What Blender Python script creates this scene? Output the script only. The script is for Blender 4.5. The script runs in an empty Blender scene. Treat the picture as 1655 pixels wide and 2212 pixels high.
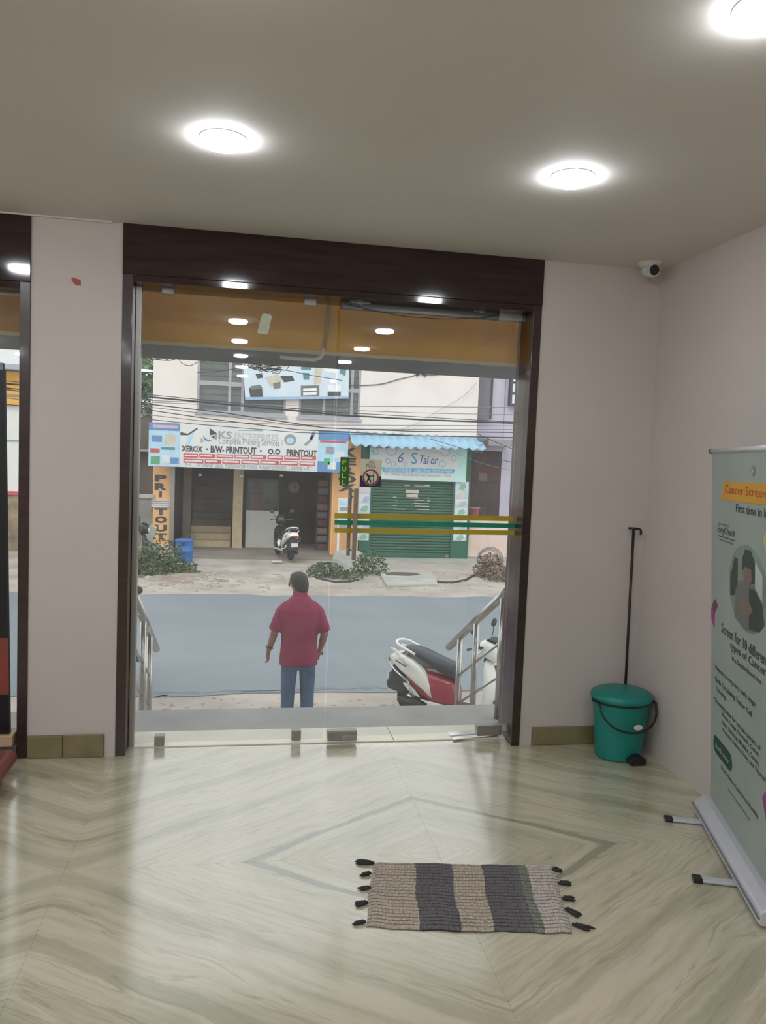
import bpy, bmesh, math, random
from mathutils import Vector, Matrix, Euler
random.seed(7)
SC = bpy.context.scene
COL = SC.collection
PI = math.pi

# ------------------------------------------------------------------ camera
FPX, PITCH, YAW, ROLL = 1665.05, -0.068, 0.1747, 0.0397
IMW, IMH = 1655, 2212
CAM = Vector((0.0, -4.105, 1.6))
FW = Vector((math.sin(YAW)*math.cos(PITCH), math.cos(YAW)*math.cos(PITCH), math.sin(PITCH)))
RT0 = Vector((math.cos(YAW), -math.sin(YAW), 0)); UP0 = RT0.cross(FW)
RT = RT0*math.cos(ROLL) + UP0*math.sin(ROLL)
UP = -RT0*math.sin(ROLL) + UP0*math.cos(ROLL)
cd = bpy.data.cameras.new('camera'); cam = bpy.data.objects.new('camera', cd); COL.objects.link(cam)
cd.sensor_fit = 'VERTICAL'; cd.sensor_height = 36.0; cd.lens = 36.0*FPX/IMH
cd.clip_start = 0.05; cd.clip_end = 300
cam.matrix_world = Matrix(((RT.x, UP.x, -FW.x, CAM.x), (RT.y, UP.y, -FW.y, CAM.y), (RT.z, UP.z, -FW.z, CAM.z), (0, 0, 0, 1)))
SC.camera = cam

# ------------------------------------------------------------------ world, sun, exposure
wd = bpy.data.worlds.new('overcast_sky'); SC.world = wd; wd.use_nodes = True
bg = wd.node_tree.nodes['Background']
bg.inputs['Color'].default_value = (0.95, 0.975, 1.0, 1); bg.inputs['Strength'].default_value = 1.6
sd = bpy.data.lights.new('hazy_sun', 'SUN'); sd.energy = 1.1; sd.angle = math.radians(25); sd.color = (1.0, 0.96, 0.9)
sun = bpy.data.objects.new('hazy_sun', sd); COL.objects.link(sun)
sun.rotation_euler = (math.radians(38), math.radians(-18), 0)
SC.view_settings.view_transform = 'Standard'; SC.view_settings.look = 'None'
SC.view_settings.gamma = 1.0; SC.view_settings.use_curve_mapping = False
SC.view_settings.exposure = 0.0
LAMP = 76.0          # emission of each ceiling lamp diffuser

# ------------------------------------------------------------------ projection helpers (real distances)
def ray(x, y): return FW + RT*((x-IMW/2)/FPX) - UP*((y-IMH/2)/FPX)
def aty(x, y, Y):
    r = ray(x, y); return CAM + r*((Y-CAM.y)/r.y)
def atz(x, y, Z):
    r = ray(x, y); return CAM + r*((Z-CAM.z)/r.z)
def atx(x, y, X):
    r = ray(x, y); return CAM + r*((X-CAM.x)/r.x)

# ------------------------------------------------------------------ materials
def lin(c):
    o = []
    for v in c:
        v /= 255.0
        o.append(v/12.92 if v <= 0.04045 else ((v+0.055)/1.055)**2.4)
    return (o[0], o[1], o[2], 1.0)
MATS = {}
def mat(name, rgb, rough=0.6, metal=0.0, var=0.12, scale=6.0, bump=0.0, bscale=None, rgb2=None, spec=0.5, coat=0.0, stretch=None):
    """procedural principled material: noise between two tones, optional bump"""
    if name in MATS: return MATS[name]
    m = bpy.data.materials.new(name); m.use_nodes = True
    nt = m.node_tree; N = nt.nodes; L = nt.links
    b = N['Principled BSDF']
    b.inputs['Roughness'].default_value = rough; b.inputs['Metallic'].default_value = metal
    b.inputs['Specular IOR Level'].default_value = spec
    if coat: b.inputs['Coat Weight'].default_value = coat; b.inputs['Coat Roughness'].default_value = 0.08
    tc = N.new('ShaderNodeTexCoord')
    src = tc.outputs['Object']
    if stretch:
        mp = N.new('ShaderNodeMapping'); mp.inputs['Scale'].default_value = stretch
        L.new(src, mp.inputs['Vector']); src = mp.outputs['Vector']
    no = N.new('ShaderNodeTexNoise'); no.inputs['Scale'].default_value = scale; no.inputs['Detail'].default_value = 5
    L.new(src, no.inputs['Vector'])
    cr = N.new('ShaderNodeValToRGB'); cr.color_ramp.elements[0].position = 0.3; cr.color_ramp.elements[1].position = 0.7
    c1 = lin(rgb); c2 = lin(rgb2) if rgb2 else tuple([c1[i]*(1-var) for i in range(3)]+[1])
    if not rgb2: c1 = tuple([min(1, c1[i]*(1+var*0.4)) for i in range(3)]+[1])
    cr.color_ramp.elements[0].color = c2; cr.color_ramp.elements[1].color = c1
    L.new(no.outputs['Fac'], cr.inputs['Fac']); L.new(cr.outputs['Color'], b.inputs['Base Color'])
    if bump:
        n2 = N.new('ShaderNodeTexNoise'); n2.inputs['Scale'].default_value = bscale or scale*6; n2.inputs['Detail'].default_value = 4
        L.new(src, n2.inputs['Vector'])
        bp = N.new('ShaderNodeBump'); bp.inputs['Strength'].default_value = bump; bp.inputs['Distance'].default_value = 0.02
        L.new(n2.outputs['Fac'], bp.inputs['Height']); L.new(bp.outputs['Normal'], b.inputs['Normal'])
    MATS[name] = m
    return m
def emis(name, rgb, strength):
    m = bpy.data.materials.new(name); m.use_nodes = True
    b = m.node_tree.nodes['Principled BSDF']
    b.inputs['Base Color'].default_value = lin(rgb)
    b.inputs['Emission Color'].default_value = lin(rgb); b.inputs['Emission Strength'].default_value = strength
    MATS[name] = m
    return m
def glassmat(name, tint=(0.93, 0.96, 0.95), rough=0.0, base=0.045, haze=0.0):
    """clear pane: transparent with a Schlick reflection on each face"""
    m = bpy.data.materials.new(name); m.use_nodes = True
    nt = m.node_tree; N = nt.nodes; L = nt.links; N.remove(N['Principled BSDF'])
    out = N['Material Output']
    tr = N.new('ShaderNodeBsdfTransparent'); tr.inputs['Color'].default_value = (*tint, 1)
    gl = N.new('ShaderNodeBsdfAnisotropic'); gl.inputs['Roughness'].default_value = rough
    lw = N.new('ShaderNodeLayerWeight'); lw.inputs['Blend'].default_value = 0.5
    pw = N.new('ShaderNodeMath'); pw.operation = 'POWER'; pw.inputs[1].default_value = 5
    L.new(lw.outputs['Facing'], pw.inputs[0])
    ma = N.new('ShaderNodeMath'); ma.operation = 'MULTIPLY_ADD'; ma.inputs[1].default_value = 1-base; ma.inputs[2].default_value = base
    L.new(pw.outputs[0], ma.inputs[0])
    mx = N.new('ShaderNodeMixShader'); L.new(ma.outputs[0], mx.inputs['Fac']); L.new(tr.outputs[0], mx.inputs[1]); L.new(gl.outputs[0], mx.inputs[2])
    last = mx
    if haze:  # pale diffuse film added to put haze over the view through the pane
        df = N.new('ShaderNodeBsdfDiffuse'); df.inputs['Color'].default_value = (0.8, 0.82, 0.85, 1)
        tc = N.new('ShaderNodeTexCoord'); no = N.new('ShaderNodeTexNoise'); no.inputs['Scale'].default_value = 2.5; no.inputs['Detail'].default_value = 6
        L.new(tc.outputs['Object'], no.inputs['Vector'])
        mm = N.new('ShaderNodeMath'); mm.operation = 'MULTIPLY'; mm.inputs[1].default_value = haze; L.new(no.outputs['Fac'], mm.inputs[0])
        m2 = N.new('ShaderNodeMixShader'); L.new(mm.outputs[0], m2.inputs['Fac']); L.new(mx.outputs[0], m2.inputs[1]); L.new(df.outputs[0], m2.inputs[2]); last = m2
    L.new(last.outputs[0], out.inputs['Surface'])
    MATS[name] = m
    return m

# ------------------------------------------------------------------ mesh builder
class MB:
    def __init__(s): s.bm = bmesh.new()
    def box(s, lo, hi, M=None):
        r = bmesh.ops.create_cube(s.bm, size=1.0)['verts']
        c = [(lo[i]+hi[i])/2 for i in range(3)]; d = [hi[i]-lo[i] for i in range(3)]
        for v in r:
            v.co = Vector((c[0]+v.co.x*d[0], c[1]+v.co.y*d[1], c[2]+v.co.z*d[2]))
            if M: v.co = M @ v.co
        return s
    def prism(s, pts, y0, y1, axis='Y', M=None):
        """polygon pts (a,b) extruded along axis"""
        def mk(a, b, t):
            v = {'Y': (a, t, b), 'X': (t, a, b), 'Z': (a, b, t)}[axis]
            v = Vector(v); return M @ v if M else v
        A = [s.bm.verts.new(mk(a, b, y0)) for a, b in pts]; B = [s.bm.verts.new(mk(a, b, y1)) for a, b in pts]
        n = len(pts)
        s.bm.faces.new(A); s.bm.faces.new(B[::-1])
        for i in range(n): s.bm.faces.new((A[i], B[i], B[(i+1) % n], A[(i+1) % n]))
        return s
    def hull(s, P4, n, t):
        """quad of four points extruded by vector n*t"""
        A = [s.bm.verts.new(Vector(p)) for p in P4]; B = [s.bm.verts.new(Vector(p)+Vector(n)*t) for p in P4]
        s.bm.faces.new(A); s.bm.faces.new(B[::-1])
        for i in range(4): s.bm.faces.new((A[i], B[i], B[(i+1) % 4], A[(i+1) % 4]))
        return s
    def loft(s, rings, cap=True, closed=True):
        R = [[s.bm.verts.new(Vector(p)) for p in r] for r in rings]
        n = len(R[0])
        for a, b in zip(R[:-1], R[1:]):
            for i in range(n if closed else n-1):
                s.bm.faces.new((a[i], a[(i+1) % n], b[(i+1) % n], b[i]))
        if cap:
            s.bm.faces.new(R[0][::-1]); s.bm.faces.new(R[-1])
        return s
    def tube(s, path, r, n=8, cap=True):
        path = [Vector(p) for p in path]
        rr = r if isinstance(r, (list, tuple)) else [r]*len(path)
        rings = []
        prev = None
        for i, p in enumerate(path):
            t = (path[min(i+1, len(path)-1)]-path[max(i-1, 0)]).normalized()
            if prev is None:
                a = t.orthogonal().normalized()
            else:
                a = prev - t*prev.dot(t)
                a = a.normalized() if a.length > 1e-6 else t.orthogonal().normalized()
            prev = a; b = t.cross(a)
            rings.append([p + (a*math.cos(2*PI*k/n) + b*math.sin(2*PI*k/n))*rr[i] for k in range(n)])
        return s.loft(rings, cap)
    def lathe(s, prof, n=24, M=None, sx=1, sy=1):
        rings = []
        for r, z in prof:
            ring = [Vector((r*math.cos(2*PI*k/n)*sx, r*math.sin(2*PI*k/n)*sy, z)) for k in range(n)]
            rings.append([M @ p for p in ring] if M else ring)
        return s.loft(rings)
    def blob(s, c, r, n=12, M=None):
        ret = bmesh.ops.create_uvsphere(s.bm, u_segments=n, v_segments=max(6, n*2//3), radius=1.0)['verts']
        for v in ret:
            v.co = Vector((c[0]+v.co.x*r[0], c[1]+v.co.y*r[1], c[2]+v.co.z*r[2]))
            if M: v.co = M @ v.co
        return s
    def torus(s, c, R, r, axis='Y', n=28, m=10, M=None):
        rings = []
        for i in range(n):
            a = 2*PI*i/n; ring = []
            for j in range(m):
                b = 2*PI*j/m; q = R + r*math.cos(b)
                p = {'Y': (q*math.cos(a), r*math.sin(b), q*math.sin(a)), 'Z': (q*math.cos(a), q*math.sin(a), r*math.sin(b)), 'X': (r*math.sin(b), q*math.cos(a), q*math.sin(a))}[axis]
                p = Vector(p)+Vector(c); ring.append(M @ p if M else p)
            rings.append(ring)
        rings.append(rings[0])
        R_ = [[s.bm.verts.new(p) for p in r_] for r_ in rings[:-1]]
        k = len(R_)
        for i in range(k):
            a, b = R_[i], R_[(i+1) % k]
            for j in range(m): s.bm.faces.new((a[j], a[(j+1) % m], b[(j+1) % m], b[j]))
        return s
    def mesh(s, name, material, smooth=False):
        bmesh.ops.recalc_face_normals(s.bm, faces=s.bm.faces)
        me = bpy.data.meshes.new(name); s.bm.to_mesh(me); s.bm.free()
        if material: me.materials.append(material)
        if smooth:
            for p in me.polygons: p.use_smooth = True
        return me
    def build(s, name, material, parent=None, smooth=False, bevel=0.0, seg=2, subsurf=0, auto=None):
        o = bpy.data.objects.new(name, s.mesh(name, material, smooth)); COL.objects.link(o)
        if parent: o.parent = parent
        if bevel:
            md = o.modifiers.new('bevel', 'BEVEL'); md.width = bevel; md.segments = seg; md.limit_method = 'ANGLE'; md.angle_limit = math.radians(40)
        if subsurf:
            md = o.modifiers.new('sub', 'SUBSURF'); md.levels = subsurf; md.render_levels = subsurf
        return o
def tag(o, label, cat, group=None):
    o['label'] = label; o['category'] = cat
    if group: o['group'] = group
    return o
def struct(o, label=None):
    o['kind'] = 'structure'
    if label: o['label'] = label
    return o
def empty(name, loc=(0, 0, 0), rot=(0, 0, 0)):
    o = bpy.data.objects.new(name, None); COL.objects.link(o); o.location = loc; o.rotation_euler = rot
    o.empty_display_size = 0.1
    return o
def dup(root, parent=None):
    c = root.copy(); COL.objects.link(c)
    if parent: c.parent = parent
    for ch in list(root.children): dup(ch, c)
    return c
def remeshed(o, voxel, smooth=4):
    """turn the overlapping lofts of one garment into one continuous skin"""
    md = o.modifiers.new('r', 'REMESH'); md.mode = 'VOXEL'; md.voxel_size = voxel; md.use_smooth_shade = True
    ms = o.modifiers.new('s', 'SMOOTH'); ms.iterations = smooth; ms.factor = 0.5
    return o
# flat lettering, fitted to a w x h box, in the local XZ plane facing -Y
FONT_TAMIL = None
def text(s, x0, z0, w, h, y, material, parent, name='lettering', ext=0.001, shear=0.0, bold=0.0, rotz=0.0, squash=True):
    cu = bpy.data.curves.new('t', 'FONT'); cu.body = s; cu.size = 1.0; cu.extrude = 0.0; cu.shear = shear; cu.offset = bold
    cu.resolution_u = 2
    o = bpy.data.objects.new('t', cu); COL.objects.link(o)
    dg = bpy.context.evaluated_depsgraph_get()
    me = bpy.data.meshes.new_from_object(o.evaluated_get(dg))
    bpy.data.objects.remove(o); bpy.data.curves.remove(cu)
    xs = [v.co.x for v in me.vertices]; ys = [v.co.y for v in me.vertices]
    if not xs: return None
    ax, bx, ay, by = min(xs), max(xs), min(ys), max(ys)
    kx = w/(bx-ax) if w else h/(by-ay); ky = h/(by-ay)
    for v in me.vertices:
        v.co = Vector(((v.co.x-ax)*kx, 0, (v.co.y-ay)*ky))
    me.materials.clear(); me.materials.append(material); me.name = name
    t = bpy.data.objects.new(name, me); COL.objects.link(t)
    t.parent = parent; t.location = (x0, y, z0); t.rotation_euler = (0, rotz, 0)
    return t
def plate(parent, name, x0, z0, x1, z1, y, th, material, bevel=0):
    """thin flat panel in the local XZ plane; its front face lies at y, thickness goes to +Y"""
    return MB().box((x0, y, z0), (x1, y+th, z1)).build(name, material, parent, bevel=bevel)
def poly(parent, name, pts, y, th, material):
    return MB().prism(pts, y, y+th).build(name, material, parent)
# ================================================================== ROOM
H = 2.723; XL, XR, YB = -5.0, 2.265, -8.0
XT, PX, YS, PY = 0.807, 1.452, -1.135, 1.5
# --- marble floor: book-matched diagonal veins
def marble(name, light=1.0):
    m = bpy.data.materials.new(name); m.use_nodes = True
    nt = m.node_tree; N = nt.nodes; L = nt.links; b = N['Principled BSDF']
    ge = N.new('ShaderNodeNewGeometry'); sx = N.new('ShaderNodeSeparateXYZ'); L.new(ge.outputs['Position'], sx.inputs[0])
    def math_(op, a, bb=None, c=None):
        n = N.new('ShaderNodeMath'); n.operation = op
        for i, v in enumerate((a, bb, c)):
            if v is None: continue
            if isinstance(v, (int, float)): n.inputs[i].default_value = v
            else: L.new(v, n.inputs[i])
        return n.outputs[0]
    u = math_('PINGPONG', math_('ADD', sx.outputs[0], -XT+20*PX), PX)
    v = math_('PINGPONG', math_('ADD', sx.outputs[1], -YS+20*PY), PY)
    cuv = N.new('ShaderNodeCombineXYZ'); L.new(u, cuv.inputs[0]); L.new(v, cuv.inputs[1])
    dn = N.new('ShaderNodeTexNoise'); dn.inputs['Scale'].default_value = 1.3; dn.inputs['Detail'].default_value = 5; dn.inputs['Roughness'].default_value = 0.6
    L.new(cuv.outputs[0], dn.inputs['Vector'])
    t = math_('ADD', u, math_('MULTIPLY', v, 1.5))
    t = math_('ADD', t, math_('MULTIPLY', math_('SUBTRACT', dn.outputs['Fac'], 0.5), 0.24))
    w = math_('SUBTRACT', math_('MULTIPLY', u, 1.5), v)
    def streak(ft, fw_, det, seed):
        c = N.new('ShaderNodeCombineXYZ'); L.new(math_('MULTIPLY', t, ft), c.inputs[0]); L.new(math_('MULTIPLY', w, fw_), c.inputs[1]); c.inputs[2].default_value = seed
        n = N.new('ShaderNodeTexNoise'); n.inputs['Scale'].default_value = 1.0; n.inputs['Detail'].default_value = det; n.inputs['Roughness'].default_value = 0.65
        L.new(c.outputs[0], n.inputs['Vector']); return n.outputs['Fac']
    broad = streak(3.6, 0.45, 5, 3.3); fine = streak(18.0, 1.3, 5, 8.1); hair = streak(5.0, 0.3, 3, 1.7)
    r1 = N.new('ShaderNodeValToRGB'); e = r1.color_ramp.elements
    e[0].position = 0.30; e[0].color = lin((180, 174, 144)); e[1].position = 0.58; e[1].color = lin((220, 209, 182))
    k = r1.color_ramp.elements.new(0.43); k.color = lin((205, 196, 166))
    L.new(broad, r1.inputs['Fac'])
    r2 = N.new('ShaderNodeValToRGB'); e = r2.color_ramp.elements
    e[0].position = 0.34; e[0].color = lin((214, 217, 205)); e[1].position = 0.56; e[1].color = (1, 1, 1, 1)
    L.new(fine, r2.inputs['Fac'])
    mx = N.new('ShaderNodeMixRGB'); mx.blend_type = 'MULTIPLY'; mx.inputs['Fac'].default_value = 0.6
    L.new(r1.outputs[0], mx.inputs[1]); L.new(r2.outputs[0], mx.inputs[2])
    # hairline dark veins: where the medium streak crosses its middle value
    hd = math_('ABSOLUTE', math_('SUBTRACT', hair, 0.5))
    rh = N.new('ShaderNodeValToRGB'); e = rh.color_ramp.elements; e[0].position = 0.0; e[0].color = lin((176, 178, 156)); e[1].position = 0.014; e[1].color = (1, 1, 1, 1)
    L.new(hd, rh.inputs['Fac'])
    m2 = N.new('ShaderNodeMixRGB'); m2.blend_type = 'MULTIPLY'; m2.inputs['Fac'].default_value = 0.45; L.new(mx.outputs[0], m2.inputs[1]); L.new(rh.outputs[0], m2.inputs[2])
    # broad single bands
    last = m2.outputs[0]
    for c0, wd_, col_, amt in ((0.765, 0.035, (128, 132, 108), 0.75), (1.52, 0.05, (160, 160, 130), 0.35), (2.08, 0.07, (154, 153, 122), 0.45), (0.36, 0.02, (170, 174, 146), 0.35), (2.62, 0.05, (160, 160, 130), 0.4)):
        dd = math_('ABSOLUTE', math_('SUBTRACT', t, c0))
        mr = N.new('ShaderNodeMapRange'); mr.interpolation_type = 'SMOOTHSTEP'
        mr.inputs['From Min'].default_value = wd_*0.55; mr.inputs['From Max'].default_value = wd_*1.15; mr.inputs['To Min'].default_value = amt; mr.inputs['To Max'].default_value = 0
        L.new(dd, mr.inputs['Value'])
        mm = N.new('ShaderNodeMixRGB'); mm.blend_type = 'MIX'; mm.inputs[2].default_value = lin(col_)
        L.new(mr.outputs[0], mm.inputs['Fac']); L.new(last, mm.inputs[1]); last = mm.outputs[0]
    hv = N.new('ShaderNodeHueSaturation'); hv.inputs['Value'].default_value = light; L.new(last, hv.inputs['Color'])
    L.new(hv.outputs[0], b.inputs['Base Color'])
    # worn polish
    rn = N.new('ShaderNodeTexNoise'); rn.inputs['Scale'].default_value = 2.2; rn.inputs['Detail'].default_value = 6
    L.new(ge.outputs['Position'], rn.inputs['Vector'])
    mr = N.new('ShaderNodeMapRange'); mr.inputs['From Min'].default_value = 0.3; mr.inputs['From Max'].default_value = 0.7; mr.inputs['To Min'].default_value = 0.17; mr.inputs['To Max'].default_value = 0.27
    L.new(rn.outputs['Fac'], mr.inputs['Value']); L.new(mr.outputs[0], b.inputs['Roughness'])
    b.inputs['Specular IOR Level'].default_value = 0.8
    b.inputs['Coat Weight'].default_value = 1.0; b.inputs['Coat IOR'].default_value = 1.75; b.inputs['Coat Roughness'].default_value = 0.14
    MATS[name] = m
    return m
M_MARBLE = marble('green_veined_marble', 0.82)
M_WALL = mat('pale_plaster_paint', (195, 185, 177), 0.75, var=0.05, scale=1.5, bump=0.03, bscale=60)
M_CEIL = mat('ceiling_paint', (206, 200, 192), 0.8, var=0.04, scale=1.2)
M_JOINT = mat('joint_grout', (120, 118, 98), 0.8)
M_WOOD = mat('dark_walnut_laminate', (56, 38, 34), 0.28, var=0.35, scale=3.0, coat=0.3, stretch=(1, 1, 12))
M_WOODH = mat('dark_walnut_laminate_fascia', (52, 36, 33), 0.07, var=0.35, scale=3.0, stretch=(1, 12, 12))
M_STEEL = mat('brushed_steel', (176, 174, 170), 0.32, 1.0, var=0.1, scale=20, stretch=(1, 1, 10))
M_STEELD = mat('dull_patch_steel', (158, 155, 148), 0.4, 0.6, var=0.15, scale=14)
M_SKIRT = mat('olive_skirting_stone', (130, 119, 84), 0.4, var=0.25, scale=7)
M_GLASS = glassmat('door_glass', (0.95, 0.965, 0.96), base=0.05, haze=0.08)
M_WHITE = mat('white_plastic', (225, 225, 220), 0.45, var=0.04)
M_BLACK = mat('black_plastic', (24, 24, 26), 0.4, var=0.2)

fl = struct(MB().box((XL, YB, -0.25), (XR, 0.10, -0.021)).build('floor', M_JOINT), 'green veined marble floor of the hall')
xe = [XR]
x = XT
while x > XL: xe.append(x); x -= PX
xe.append(XL)
ye = [0.10]; y = YS
while y > YB: ye.append(y); y -= PY
ye.append(YB)
g = 0.0003
for i in range(len(xe)-1):
    for j in range(len(ye)-1):
        MB().box((xe[i+1]+g, ye[j+1]+g, -0.021), (xe[i]-g, ye[j]-g, 0.0)).build('floor_slab', M_MARBLE, fl)
struct(MB().box((XL-0.2, YB-0.2, H), (XR+0.2, 0.23, H+0.15)).build('ceiling', M_CEIL), 'flat pale ceiling with round lamps')
struct(MB().box((XR, YB-0.2, -0.25), (XR+0.2, 0.23, H)).build('wall_right', M_WALL), 'plain pale wall beside the bin and banner')
struct(MB().box((XL-0.2, YB-0.2, -0.25), (XL, 0.23, H)).build('wall_left', M_WALL))
struct(MB().box((XL, YB-0.2, -0.25), (XR, YB, H)).build('wall_back', M_WALL))
# front wall: pier between the two openings, pier to the right corner, far-left pier, lintel
wf = struct(MB().box((-1.078, 0.0, -0.25), (-0.646, 0.225, H)).build('wall_front', M_WALL), 'pale pier between the two glazed openings')
struct(MB().box((1.567, 0.0, -0.25), (XR, 0.225, H)).build('wall_front', M_WALL), 'pale wall right of the glass door')
struct(MB().box((XL, 0.0, -0.25), (-3.3, 0.225, H)).build('wall_front', M_WALL), 'pale wall left of the left opening')
struct(MB().box((-0.646, 0.05, 2.47), (1.567, 0.225, H)).build('wall_front', M_WALL), 'wall strip above the glass door')
struct(MB().box((-3.3, 0.05, 2.40), (-1.078, 0.225, H)).build('wall_front', M_WALL), 'wall strip above the left opening')
# dark laminate frames (trim)
def frame(x0, x1, ztop, nm):
    f = struct(empty(nm, (0, 0, 0)), 'dark walnut laminate frame around the opening')
    MB().box((x0, -0.008, 0), (x0+0.050, 0.232, ztop)).build('jamb', M_WOOD, f, bevel=0.003)
    MB().box((x1-0.050, -0.008, 0), (x1, 0.232, ztop)).build('jamb', M_WOOD, f, bevel=0.003)
    MB().box((x0, -0.012, ztop), (x1, 0.045, H-0.001)).build('fascia', M_WOODH, f, bevel=0.002)
    MB().box((x0+0.05, -0.006, ztop-0.035), (x1-0.05, 0.232, ztop)).build('soffit', M_WOODH, f, bevel=0.002)
    return f
frame(-0.646, 1.567, 2.478, 'trim_1')
frame(-3.3, -1.078, 2.40, 'trim_2')
# thin cornice line over the pier and the left opening
struct(MB().box((-1.9, -0.02, H-0.007), (-0.70, 0.0, H)).build('trim_3', M_CEIL), 'thin cornice strip over the pier')
# skirting stone
bl = struct(MB().box((-1.076, -0.004, 0), (-0.70, 0.0, 0.118)).build('baseboard_left', M_JOINT), 'olive stone skirting at the pier foot')
MB().box((-1.074, -0.014, 0.001), (-0.905, -0.003, 0.116)).build('skirting_tile', M_SKIRT, bl, bevel=0.003)
MB().box((-0.902, -0.014, 0.001), (-0.702, -0.003, 0.121)).build('skirting_tile', M_SKIRT, bl, bevel=0.003)
br = struct(MB().box((1.64, -0.004, 0), (XR-0.002, 0.0, 0.105)).build('baseboard_right', M_JOINT), 'olive stone skirting beside the bin')
MB().prism([(1.645, 0.001), (2.02, 0.001), (2.02, 0.108), (1.655, 0.104)], -0.014, -0.003).build('skirting_tile', M_SKIRT, br, bevel=0.003)
MB().box((2.023, -0.014, 0.001), (XR-0.003, -0.003, 0.108)).build('skirting_tile', M_SKIRT, br, bevel=0.003)
# threshold marble
th = struct(MB().box((-3.3, 0.10, -0.25), (1.567, 0.335, -0.012)).build('trim_4', M_JOINT), 'pale marble door threshold')
M_THR = mat('pale_threshold_marble', (226, 220, 200), 0.3, var=0.08, scale=5)
for a, b in ((-3.3, -2.0), (-2.0, -1.08), (-0.646, 0.86), (0.86, 1.567)):
    MB().box((a+0.002, 0.102, -0.012), (b-0.002, 0.335, 0.006)).build('threshold_slab', M_THR, th, bevel=0.002)
for a, b in ((-1.078, -0.648),):
    MB().box((a, 0.226, -0.012), (b, 0.335, 0.004)).build('threshold_slab', M_THR, th)

# ------------------------------------------------------------------ ceiling lamps
M_DIFF = emis('lamp_diffuser', (240, 246, 255), LAMP)
M_RIM = mat('lamp_rim_white', (235, 235, 235), 0.4, var=0.02)
def lamp():
    r = empty('ceiling_lamp')
    MB().lathe([(0.0001, 0), (0.084, 0), (0.084, -0.004), (0.078, -0.006), (0.0001, -0.006)], 32).build('rim', M_RIM, r, smooth=False)
    MB().lathe([(0.0001, -0.005), (0.076, -0.005), (0.079, -0.012), (0.078, -0.020), (0.070, -0.027), (0.04, -0.030), (0.0001, -0.031)], 32).build('diffuser', M_DIFF, r, smooth=True)
    return r
l0 = lamp()
cols = [-0.12, 1.205, -1.44, -2.76, -4.08]; rows = [-1.2-1.15*k for k in range(6)]
names_c = {-0.12: 'column nearest the pier', 1.205: 'column nearest the right wall', -1.44: 'third column from the right wall', -2.76: 'fourth column from the right wall', -4.08: 'column by the left wall'}
first = True
for cx in cols:
    for k, ry in enumerate(rows):
        o = l0 if first else dup(l0); first = False
        o.location = (cx, ry, H)
        if cx == -0.12 and k == 0: lb = 'bright round ceiling lamp above the left glass panel'
        elif cx == 1.205 and k == 0: lb = 'bright round ceiling lamp nearest the security camera'
        elif cx == 1.205 and k == 1: lb = 'bright round ceiling lamp cut by the top right corner of the picture'
        else:
            lb = 'round ceiling lamp, %s, %s row from the glass front' % (names_c[cx], ['first', 'second', 'third', 'fourth', 'fifth', 'sixth'][k])
        tag(o, lb, 'ceiling lamp', 'round ceiling lamps')

# ------------------------------------------------------------------ glass front
GY = 0.115
def pane(x0, x1, z0, z1, parent, name='glass_pane', y=GY):
    return MB().box((x0, y, z0), (x1, y+0.012, z1)).build(name, M_GLASS, parent)
def q(x, y, Y=GY): return aty(x, y, Y)
w1 = struct(empty('window_1'), 'fixed clear glass panel left of the door')
pane(-0.572, 0.455, 0.02, 2.445, w1)
MB().box((-0.596, 0.098, 0.006), (-0.566, 0.144, 2.445)).build('edge_channel', M_STEEL, w1, bevel=0.003)
def patch(parent, x, y, w, h, name='patch_fitting', yo=0.0, m=None, Y=GY):
    p = q(x, y, Y-0.012)
    o = MB().box((p.x-w/2, Y-0.016+yo, p.z-h/2), (p.x+w/2, Y+0.028+yo, p.z+h/2)).build(name, m or M_STEELD, parent, bevel=0.003)
    MB().box((p.x-w/2, Y-0.0175+yo, p.z+h/2-0.008), (p.x+w/2, Y-0.0155+yo, p.z+h/2-0.003)).build('edge_line', M_STEEL, o)
    return o
patch(w1, 363, 623, 0.062, 0.055); patch(w1, 671, 648, 0.065, 0.058)
patch(w1, 344, 1601, 0.052, 0.058); patch(w1, 640, 1589, 0.052, 0.058)
# faded paper label on the fixed glass
M_PAPER = mat('faded_pale_sticker', (196, 200, 176), 0.7, var=0.15, scale=20)
a = q(571, 700)
lab = MB().prism([(a.x-0.036, a.z-0.05), (a.x+0.02, a.z-0.055), (a.x+0.038, a.z+0.04), (a.x+0.030, a.z+0.052), (a.x-0.006, a.z+0.055), (a.x-0.014, a.z+0.046)], GY-0.0025, GY-0.001).build('paper_sticker', M_PAPER)
tag(lab, 'faded pale paper sticker high on the fixed glass panel', 'sticker')
# door: hung at the right, free edge swung a little inwards
HX = 1.494
door = struct(empty('door_1', (HX, GY, 0), (0, 0, math.radians(0.85))), 'clear glass door with yellow and green stripes')
def dl(x, y):                     # picture point on the door -> door-local x, z
    p = aty(x, y, GY); return p.x-HX, p.z
MB().box((-1.030, 0, 0.035), (0, 0.012, 2.40)).build('glass_pane', M_GLASS, door)
def dpatch(x0, z0, x1, z1, name='patch_fitting', m=M_STEELD):
    o = MB().box((x0, -0.018, z0), (x1, 0.030, z1)).build(name, m, door, bevel=0.004)
    MB().box((x0+0.001, -0.0195, z1-0.009), (x1-0.001, -0.017, z1-0.004)).build('edge_line', M_STEEL, o)
    return o
x0, z0 = dl(706, 1597); x1, z1 = dl(770, 1574); lk = dpatch(x0, z0, x1, z1, 'floor_lock')
MB().box((x0+0.08, -0.026, z0+0.006), (x1-0.004, -0.016, z0+0.034)).build('lock_cover', M_STEEL, lk, bevel=0.002)
x0, z0 = dl(1028, 1588); x1, z1 = dl(1090, 1564); dpatch(x0, z0, 0.0, z1, 'bottom_patch')
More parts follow.
